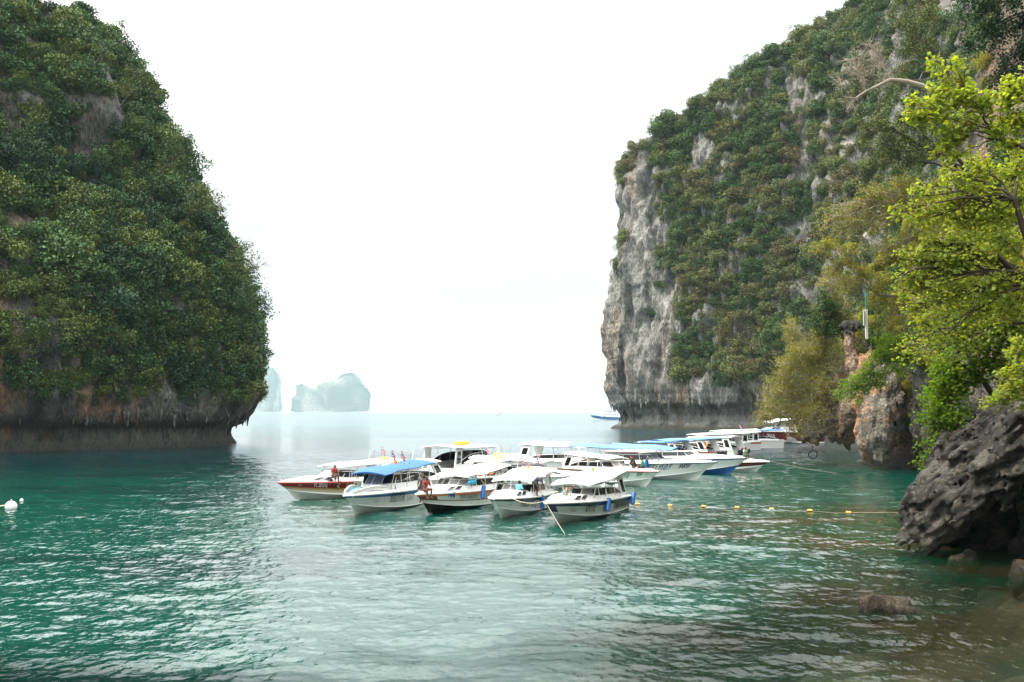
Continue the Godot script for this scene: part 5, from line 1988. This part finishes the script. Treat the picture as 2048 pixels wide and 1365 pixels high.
	for k in 9:
		var p := PackedVector3Array()
		var lean := Vector3(rr.randf_range(-0.35, 0.3), 0, rr.randf_range(-0.25, 0.35))
		for q in 7:
			var t := q / 6.0
			p.push_back(held + lean * sin(t * PI * 0.8) + Vector3(0, -0.75 * t, 0) + Vector3(rr.randfn(), 0, rr.randfn()) * 0.02)
		mb.tube(p, PackedFloat32Array([0.022]), 5)
	tag(part("rope_coil", mb, flat("tan_rope", 0.42, 0.27, 0.17, 0.9), self), "coil of tan ropes held up by the man in cyan", "rope")
	# the float line across the shallows
	var line := [[7.16, -65.6], [8.12, -64.9], [10.06, -63.9], [12.09, -63.3], [14.04, -62.6], [15.93, -61.6], [18.02, -60.7], [19.94, -59.5]]
	var where := ["nearest the boats", "second from the boats", "third from the boats", "fourth from the boats", "fourth from the rock", "third from the rock", "second from the rock", "nearest the rock"]
	var whole := PackedVector3Array()
	for k in line.size():
		mb = MB.new()
		var p := Vector3(line[k][0], 0.05, line[k][1])
		var ax := Vector3(0.85, 0, 0.5).normalized() * 0.15
		mb.tube(PackedVector3Array([p - ax, p - ax * 0.8, p + ax * 0.8, p + ax]), PackedFloat32Array([0.035, 0.072, 0.072, 0.035]), 8)
		tag(part("buoy", mb, mats["life_yellow"], self), "orange yellow float on the line in the shallows, %s" % where[k], "buoy", "floats on the swimming line")
		whole.push_back(Vector3(p.x, 0.03, p.z))
		if k < line.size() - 1:
			whole.push_back(Vector3((p.x + line[k + 1][0]) * 0.5 + 0.15, 0.0, (p.z + line[k + 1][1]) * 0.5 + 0.5))
	whole.push_back(Vector3(22.4, 0.35, -56.5))
	mb = MB.new()
	mb.tube(whole, PackedFloat32Array([0.006]), 4)
	tag(part("rope", mb, mats["rope"], self), "thin line carrying the orange yellow floats", "rope")
	# white mooring buoys at the left
	for d in [[-31.1, -62.3, 0.36, "large white ball buoy with a rope near the left edge"], [-33.0, -67.5, 0.12, "tiny white float beyond the large white buoy"]]:
		var o := thing("mooring_buoy", d[3], "buoy", Vector3(d[0], d[2] * 0.35, d[1]))
		mb = MB.new()
		mb.blob(Vector3.ZERO, Vector3.ONE * d[2], Basis.IDENTITY, 18)
		part("ball", mb, mats["gel_white"], o)
		mb = MB.new()
		mb.ring(Vector3(0, d[2] * 1.05, 0), d[2] * 0.16, d[2] * 0.05, Basis(Vector3.RIGHT, PI / 2), 10, 5)
		part("eye", mb, mats["steel"], o)
	rope("tan rope from the large white buoy off to the left", Vector3(-31.4, 0.2, -62.1), Vector3(-36.0, 0.05, -60.0), 0.05, 0.04)
	# ring swing under the overhang
	var sw := thing("ring_swing", "black ring hanging on a rope under the brown overhang", "swing", Vector3(34.6, 1.1, -115.0))
	mb = MB.new()
	mb.ring(Vector3.ZERO, 0.5, 0.07, Basis(Vector3.RIGHT, PI / 2), 18, 6)
	part("ring", mb, mats["ink"], sw)
	mb = MB.new()
	mb.tube(PackedVector3Array([Vector3(0, 0.5, 0), Vector3(-0.05, 1.3, 0), Vector3(0, 3.2, 0)]), PackedFloat32Array([0.05]), 5)
	part("rope", mb, mats["bark_dark"], sw)
	# sign post on the rock
	var sp := thing("sign_post", "concrete post with a white board and a turquoise pipe on top", "sign post", Vector3(38.1, 14.3, -106.5))
	mb = MB.new()
	mb.box(Vector3(0, 1.1, 0), Vector3(0.24, 3.2, 0.24))
	part("post", mb, mats["gel_cream"], sp)
	mb = MB.new()
	mb.tube(PackedVector3Array([Vector3(0, 2.6, 0), Vector3(0, 4.5, 0)]), PackedFloat32Array([0.09]), 8)
	part("pipe", mb, flat("teal_pipe", 0.01, 0.27, 0.29, 0.4), sp)
	mb = MB.new()
	mb.box(Vector3(-0.28, 1.75, 0.16), Vector3(0.5, 1.7, 0.06), Basis(Vector3.UP, 0.9))
	part("board", mb, mats["gel_white"], sp)


# ---------------------------------------------------------------- near plants

func bezier(a: Vector3, b: Vector3, sag: Vector3, n: int, wob: float, r: RandomNumberGenerator) -> PackedVector3Array:
	var p := PackedVector3Array()
	for k in n:
		var t := k / float(n - 1)
		var q := a.lerp(b, t) + sag * (4.0 * t * (1.0 - t))
		if k > 0 and k < n - 1:
			q += Vector3(r.randfn(), r.randfn(), r.randfn()) * wob
		p.push_back(q)
	return p


func tapered(n: int, r0: float, r1: float) -> PackedFloat32Array:
	var p := PackedFloat32Array()
	for k in n:
		p.push_back(lerpf(r0, r1, k / float(n - 1)))
	return p


func cluster_tree(called: String, label: String, base: Array, clusters: Array, d: Dictionary) -> Node3D:
	# base: the trunk as points with radii [x, y, z, r]; clusters: [centre, radius] of foliage, each on a limb of its own
	var r := RandomNumberGenerator.new()
	r.seed = d.seed
	var b0: Array = base[0]
	var org := Vector3(b0[0], b0[1], b0[2])
	var o := thing(called, label, d.get("category", "tree"), org, 0.0, d.get("group", ""))
	var wood := MB.new()
	var tp := PackedVector3Array()
	var tr := PackedFloat32Array()
	for b in base:
		tp.push_back(Vector3(b[0], b[1], b[2]) - org)
		tr.push_back(b[3])
	wood.tube(tp, tr, 8)
	var limbs := MB.new()
	var leaves := MB.new()
	var single := []
	var size: float = d.get("leaf", 0.16)
	var per: int = d.get("per", 350)
	var thick: float = d.get("thick", 1.0)
	for c in clusters:
		var at: Vector3 = c[0] - org
		var rad: float = c[1]
		# the limb leaves the trunk where it is nearest, a little below
		var best := 0
		for k in tp.size():
			if (tp[k] - at).length() + maxf(0.0, tp[k].y - at.y) * 0.8 < (tp[best] - at).length() + maxf(0.0, tp[best].y - at.y) * 0.8:
				best = k
		var dist := (tp[best] - at).length()
		var r0 := minf(tr[best] * 0.6, 0.02 + 0.012 * dist * d.get("limb", 1.0))
		var limb := bezier(tp[best], at, Vector3(0, d.get("arch", 0.12) * dist * r.randf_range(0.3, 1.2), 0), 7, 0.03 * dist, r)
		limbs.tube(limb, tapered(7, r0, r0 * 0.3), 6)
		var nt: int = d.get("twigs", 9)
		var ends := []
		for k in nt:
			var s := limb[r.randi_range(3, 6)]
			var dir := Vector3(r.randfn(), r.randfn() * 0.95 + 0.15, r.randfn()).normalized()
			var e := at + dir * rad * r.randf_range(0.55, 1.1)
			var tw := bezier(s, e, Vector3(0, r.randf_range(-0.1, 0.15) * rad, 0), 5, 0.06 * rad, r)
			limbs.tube(tw, tapered(5, maxf(r0 * 0.3, 0.008) * thick, 0.005 * thick), 4, false)
			ends.push_back(tw)
			for z in d.get("sub", 2):
				var s2 := tw[r.randi_range(1, 3)]
				var e2 := s2 + (dir + Vector3(r.randfn(), r.randfn(), r.randfn()) * 0.8).normalized() * rad * r.randf_range(0.3, 0.6)
				var t2 := bezier(s2, e2, Vector3.ZERO, 4, 0.04 * rad, r)
				limbs.tube(t2, tapered(4, maxf(r0 * 0.18, 0.006) * thick, 0.004 * thick), 3, false)
				ends.push_back(t2)
		var tone := r.randf_range(0.82, 1.2)
		for k in int(per * rad * rad):
			var tw: PackedVector3Array = ends[r.randi() % ends.size()]
			var g := pow(r.randf(), 0.6)
			var q := g * (tw.size() - 1)
			var p := tw[int(q)].lerp(tw[mini(int(q) + 1, tw.size() - 1)], q - int(q))
			p += Vector3(r.randfn(), r.randfn(), r.randfn()) * rad * d.get("spread", 0.14)
			var dir := (Vector3(r.randfn(), r.randfn() * 0.6 - 0.25, r.randfn())).normalized()
			var nn := (Vector3.UP * 0.9 + Vector3(r.randfn(), r.randfn(), r.randfn()) * 0.7).normalized()
			var side := dir.cross(nn).normalized()
			nn = side.cross(dir).normalized()
			if nn.y < 0.0:
				nn = -nn
			var v := tone * r.randf_range(0.7, 1.3)
			var col := Color(v * r.randf_range(0.85, 1.25), v, v * r.randf_range(0.6, 1.2))
			if r.randf() < d.get("odd", 0.03):
				col = Color(v * 2.2, v * 0.8, v * 0.6)
			var ls := size * r.randf_range(0.65, 1.3)
			if d.get("singles", 0) > single.size() and r.randf() < 0.06:
				single.push_back([p, Basis(side, dir, nn), ls])
				continue
			leaves.leaf(p, Basis(side, dir, nn), ls, col, nn)
			if d.get("broad", false):
				# a second lobe beside it makes the leaf broad
				leaves.leaf(p, Basis(side, (dir + side * 0.5).normalized(), nn), ls * 0.85, col, nn)
	part("trunk", wood, mats[d.get("bark", "bark")], o)
	part("branches", limbs, mats[d.get("bark", "bark")], o)
	if leaves.v.size():
		var f := part("foliage", leaves, mats[d.get("mat", "leaf_lime")], o)
		f.set_meta("kind", "stuff")
	if single.size():
		var one := MB.new()
		one.leaf(Vector3.ZERO, Basis.IDENTITY, 1.0, Color.WHITE, Vector3(0, 0, 1))
		var m := one.mesh()
		for q in single:
			var l := part("leaf", m, mats[d.get("mat", "leaf_lime")], o)
			l.transform = Transform3D((q[1] as Basis).scaled(Vector3.ONE * q[2]), q[0])
	return o


func many(list: Array, d: float, rad: float) -> Array:
	var o := []
	for q in list:
		o.push_back([spot(q[0], q[1], d + (q[2] if q.size() > 2 else 0.0)), rad * (q[3] if q.size() > 3 else 1.0)])
	return o


func make_near_plants() -> void:
	# growth on the near wall
	var nb := noise(79, 0.06, 3)
	var keep := crowns
	crowns = []
	for k in 4:
		crowns.push_back(crown_mesh(180 + k, 2600, 1.0, 0.075, 0.8, 0.85, 9 + k * 2))
	plant_cliff(near_cliff, 1100, 70, Vector2(1.0, 2.1), func(_u, _v, p):
		if p.z > -52.0 or p.y < 7.0:
			return 0.0
		var pink := smoothstep(24.0, 30.0, p.y) * smoothstep(-102.0, -97.0, p.z)
		var k: float = nb.get_noise_3dv(p)
		return (1.0 - 0.93 * pink) * (1.0 if k < 0.25 else 0.3), 403, "shrub", "on the near wall", "shrubs on the near rock wall", ["leaf_mid", "leaf_olive", "leaf_yellow", "leaf_olive", "leaf_yellow"], ["by the sea cave", "nearer end", 0.17, 0.3])
	crowns = keep
	# trees that stand out from the edge of the left headland against the sky
	for q in [[500, 520, 172, 81, "airy tree leaning out from the right edge of the left headland, largest against the sky"], [520, 600, 173, 82, "small tree below the largest edge tree of the left headland"], [425, 400, 171, 83, "spreading tree on the left headland's edge, above the largest edge tree"], [378, 300, 170, 84, "thin pale tree on the left headland's edge, upper half"], [300, 165, 168, 85, "tree on the left headland's edge near the top"], [250, 80, 166, 86, "topmost tree on the left headland's edge"]]:
		var c := spot(q[0], q[1], q[2])
		cluster_tree("tree", q[4], [[c.x - 5.5, c.y - 4.0, c.z - 1.0, 0.15], [c.x - 3.5, c.y - 2.0, c.z, 0.12], [c.x - 1.2, c.y - 0.6, c.z, 0.08]], [[c, 2.3], [c + Vector3(-2.6, 1.4, 1.0), 2.0], [c + Vector3(1.2, -1.6, -0.8), 1.7], [c + Vector3(-1.0, 2.4, -1.0), 1.5], [c + Vector3(-3.4, -1.2, 1.4), 1.8]],
			{"seed": 200 + q[3], "leaf": 0.34, "per": 75, "mat": ["leaf_mid", "leaf_olive"][q[3] % 2], "bark": "bark_dark", "twigs": 9, "spread": 0.2, "thick": 2.5})
	for q in [[180, 600, 158, 91, "bare grey branch reaching out of the growth on the left headland"], [560, 900, 0, 0, ""]]:
		if q[3] == 0:
			continue
		var c := spot(q[0], q[1], q[2]) + Vector3(0, 0, 6)
		cluster_tree("bare_tree", q[4], [[c.x - 4.0, c.y - 2.5, c.z - 5.0, 0.22], [c.x - 2.0, c.y, c.z - 2.0, 0.16], [c.x, c.y + 0.3, c.z, 0.1]], [[c + Vector3(1.6, 0.2, 0), 1.2], [c + Vector3(-2.0, 1.2, 0), 1.0]],
			{"seed": 291, "leaf": 0.2, "per": 0, "bark": "bark_pale", "twigs": 12, "thick": 3.0})
	# twiggy dry bushes over the sea cave
	cluster_tree("dry_bush", "grey twiggy bush with sparse leaves, leaning out left over the moored yacht", [[38, 7, -112, 0.3], [36, 9, -113, 0.22], [34.5, 11, -114, 0.16]], many([[1540, 790], [1570, 740], [1600, 700], [1620, 760], [1590, 800], [1560, 830], [1640, 720], [1650, 680], [1530, 830, 2], [1610, 830, -1], [1580, 660, 2, 0.8], [1670, 640, -1], [1690, 600, -1], [1650, 780, -2], [1700, 700, -2], [1580, 860, -1, 0.8], [1630, 850, -2], [1660, 560, -1, 0.8]], 113, 2.0),
		{"seed": 71, "thick": 1.9, "leaf": 0.17, "per": 430, "mat": "leaf_yellow", "bark": "bark_pale", "twigs": 26, "sub": 4, "spread": 0.16, "category": "bush", "limb": 0.7, "arch": 0.05})
	cluster_tree("dry_bush", "brownish bare bush tangled below the rock pillar", [[39, 6, -109, 0.26], [37.5, 8, -110, 0.2], [36.5, 9.5, -110.5, 0.14]], many([[1660, 800], [1640, 840], [1690, 780], [1700, 830], [1620, 870], [1670, 860], [1680, 740, 0, 0.8]], 110, 1.5),
		{"seed": 72, "thick": 1.9, "leaf": 0.15, "per": 200, "mat": "leaf_dry", "bark": "bark", "twigs": 34, "sub": 4, "spread": 0.15, "category": "bush", "limb": 0.7, "arch": -0.08})
	cluster_tree("shrub", "round mid green shrub left of the sign post", [[40, 11, -111, 0.2], [38, 13, -112, 0.14]], many([[1660, 660], [1640, 630], [1680, 630], [1650, 600], [1620, 650]], 111, 1.5),
		{"seed": 73, "leaf": 0.2, "per": 420, "mat": "leaf_mid", "bark": "bark", "twigs": 9, "category": "shrub"})
	cluster_tree("tree", "leafy green tree spreading in front of the orange rib", [[43, 10, -96, 0.3], [41.5, 11.5, -97, 0.22], [40, 12, -98, 0.15]], many([[1700, 770], [1730, 740], [1760, 720], [1790, 740], [1680, 800], [1720, 790], [1770, 690], [1800, 700], [1750, 770], [1820, 730]], 97, 1.25),
		{"seed": 74, "leaf": 0.2, "per": 430, "mat": "leaf_glossy", "bark": "bark", "twigs": 10})
	cluster_tree("tree", "olive yellow tree with forked grey trunk right of the sign post", [[43, 9, -92, 0.34], [41, 13, -93, 0.26], [38.5, 17, -95, 0.2], [36.0, 17.4, -97, 0.15], [33.5, 21, -99, 0.1]], many([[1690, 570], [1670, 540], [1720, 540], [1650, 500], [1760, 560], [1800, 600], [1780, 640], [1740, 610, 0, 0.7], [1700, 510]], 96, 1.35),
		{"seed": 75, "thick": 1.6, "leaf": 0.17, "per": 380, "mat": "leaf_yellow", "bark": "bark", "twigs": 16, "sub": 3})
	cluster_tree("tree", "olive tree with grey tangled branches high on the near wall", [[44, 18, -92, 0.3], [42, 22, -92, 0.24], [39, 25, -93, 0.18]], many([[1740, 450], [1780, 420], [1700, 430], [1820, 470], [1760, 500], [1680, 470], [1830, 420], [1800, 370], [1740, 390], [1660, 440]], 92, 1.35),
		{"seed": 76, "thick": 1.6, "leaf": 0.17, "per": 430, "mat": "leaf_yellow", "bark": "bark_pale", "twigs": 20, "sub": 3})
	cluster_tree("tree", "dark green tree with orange flowers below the pale curved limb", [[44, 26, -90, 0.3], [42, 28, -90, 0.2]], many([[1790, 290], [1760, 260], [1820, 320], [1740, 300], [1770, 330], [1830, 270], [1720, 250], [1800, 230]], 90, 1.35),
		{"seed": 77, "leaf": 0.17, "per": 380, "mat": "leaf_olive", "bark": "bark_dark", "twigs": 10, "odd": 0.015})
	cluster_tree("bare_tree", "pale bare limb curving left from the rock above the trees", [[43.0, 31.0, -86, 0.28], [39.0, 32.6, -85.5, 0.26], [37.5, 33.4, -85, 0.24], [35.8, 34.4, -85, 0.22], [34.4, 34.8, -85, 0.2], [33.0, 34.9, -84.9, 0.17], [31.8, 34.3, -84.9, 0.13], [30.9, 33.9, -85, 0.1], [30.0, 33.3, -85.1, 0.07], [28.9, 33.4, -85, 0.03]], many([[1720, 150], [1700, 120], [1750, 120], [1680, 160], [1740, 90], [1765, 150, 0, 0.6], [1700, 210, 0, 0.8]], 85, 1.3),
		{"seed": 78, "thick": 1.9, "leaf": 0.15, "per": 25, "mat": "leaf_dry", "bark": "bark_pale", "twigs": 22, "sub": 4, "limb": 0.6})
	cluster_tree("tree", "olive shrub hanging over the top of the near wall", [[47, 38, -98, 0.3], [44, 40, -98, 0.2]], many([[1830, 60], [1800, 100], [1850, 20], [1790, 40], [1860, 90, 0, 0.7], [1780, 150], [1760, 190]], 96, 1.5),
		{"seed": 79, "leaf": 0.18, "per": 260, "mat": "leaf_olive", "bark": "bark", "twigs": 12})
	cluster_tree("tree", "dark foliage hanging from the very top right corner of the wall", [[40, 34, -62, 0.3], [36, 33, -62, 0.2]], many([[1960, 40], [2000, 80], [2040, 40], [1950, 100], [2010, 150], [2050, 120], [1930, 20], [2050, 200], [1975, 180, 0, 0.7]], 62, 1.25),
		{"seed": 80, "leaf": 0.17, "per": 520, "mat": "leaf_dark", "bark": "bark_dark", "twigs": 10})
	cluster_tree("tree", "grey branched tree with thin yellow leaves in front of the pink wall", [[36, 8, -70, 0.3], [34, 14, -70, 0.24], [32, 20, -70, 0.16], [31, 24, -70, 0.1]], many([[1880, 480], [1920, 430], [1960, 400], [1900, 560], [1860, 420], [1840, 520], [1990, 470], [1870, 620], [1930, 640]], 68, 1.25),
		{"seed": 81, "thick": 1.6, "leaf": 0.15, "per": 520, "mat": "leaf_yellow", "bark": "bark_pale", "twigs": 18, "sub": 3})
	# bright shrubs and trees in the foreground
	cluster_tree("shrub", "bright glossy green shrub draped down the left side of the leaning slab", [[23, 5.5, -46, 0.16], [21.5, 7.5, -45.5, 0.12], [20.0, 8.5, -45, 0.08]], many([[1990, 650], [1950, 690], [1910, 730], [1960, 740], [1880, 770], [1920, 790], [1880, 820, -0.4], [1860, 850, -0.6], [1850, 890, -0.8, 0.8], [1845, 925, -1.0, 0.55], [2000, 720], [2020, 680], [1930, 650], [1860, 800, 0, 0.8], [2040, 640]], 45.2, 0.95),
		{"seed": 82, "leaf": 0.16, "per": 620, "mat": "leaf_glossy", "bark": "bark_dark", "twigs": 9, "category": "shrub", "broad": true, "spread": 0.2})
	cluster_tree("tree", "bright green leafy tree filling the right edge behind the yellow green one", [[24.5, 5.0, -44, 0.26], [23.0, 10.0, -43, 0.2], [21.8, 14.0, -42, 0.14]], many([[1900, 600], [1950, 560], [2000, 600], [1860, 660], [1920, 660], [1980, 640], [2040, 600], [1880, 700], [1850, 610], [1940, 500], [2010, 520], [1900, 540], [1830, 690], [2040, 470], [1870, 560], [1990, 470], [1960, 430], [2035, 400], [1910, 470]], 42, 1.0),
		{"seed": 86, "leaf": 0.15, "per": 400, "mat": "leaf_lime", "bark": "bark_dark", "twigs": 10, "broad": true, "spread": 0.18})
	cluster_tree("tree", "yellow green tree with dark crooked branches leaning in from the right", [[19.5, 3.0, -32, 0.2], [18.0, 7.0, -31.5, 0.17], [16.6, 10.0, -31, 0.13], [15.6, 12.6, -30.5, 0.08]], many([[1850, 440], [1900, 400], [1960, 385], [2020, 350], [1830, 550], [1880, 530], [1950, 510], [2020, 480], [1980, 580], [1835, 500, 0, 0.8], [1920, 600], [2020, 620], [1870, 590, 0, 0.8], [1810, 580, 0, 0.6], [2045, 420], [1925, 450], [1990, 440], [2040, 560], [1880, 660, 0, 0.7], [1800, 520, 0, 0.5], [1870, 490], [1905, 350, 0, 0.7], [1950, 330, 0, 0.8], [2040, 300, 0, 0.8], [1800, 430, 0, 0.6], [1790, 560, 0, 0.5], [1820, 620, 0, 0.6], [1830, 390, 0, 0.6]], 31, 0.6),
		{"seed": 83, "leaf": 0.125, "per": 1050, "mat": "leaf_lime", "bark": "bark_dark", "twigs": 10, "sub": 3, "broad": true, "singles": 200, "limb": 1.2, "spread": 0.22})
	cluster_tree("tree", "loose yellow leaved tree top against the pink rock, upper right", [[19.5, 6.0, -28.5, 0.14], [17.5, 11.0, -28, 0.11], [15.6, 13.2, -28, 0.08], [13.9, 13.8, -28, 0.04]], many([[1890, 150], [1860, 200], [1920, 190], [1840, 240], [1890, 250], [1960, 215], [2010, 190], [2045, 160], [1830, 215, 0, 0.7], [1880, 300, 0, 0.8], [1930, 265, 0, 0.7], [2040, 235], [1990, 260, 0, 0.7], [1900, 330, 0, 0.6], [2020, 300, 0, 0.6]], 28, 0.5),
		{"seed": 84, "leaf": 0.15, "per": 950, "mat": "leaf_lime", "bark": "bark_dark", "twigs": 8, "sub": 2, "broad": true, "singles": 90, "limb": 1.0, "spread": 0.17})
	cluster_tree("shrub", "small yellow green sprig at the right edge above the leaning slab", [[20.5, 5.8, -36, 0.08], [19.4, 7.0, -36, 0.05]], many([[2030, 740], [2000, 790], [2040, 790], [2045, 700], [1985, 815, 0, 0.7]], 36, 0.6),
		{"seed": 85, "leaf": 0.15, "per": 620, "mat": "leaf_lime", "bark": "bark_dark", "twigs": 8, "category": "shrub", "broad": true})
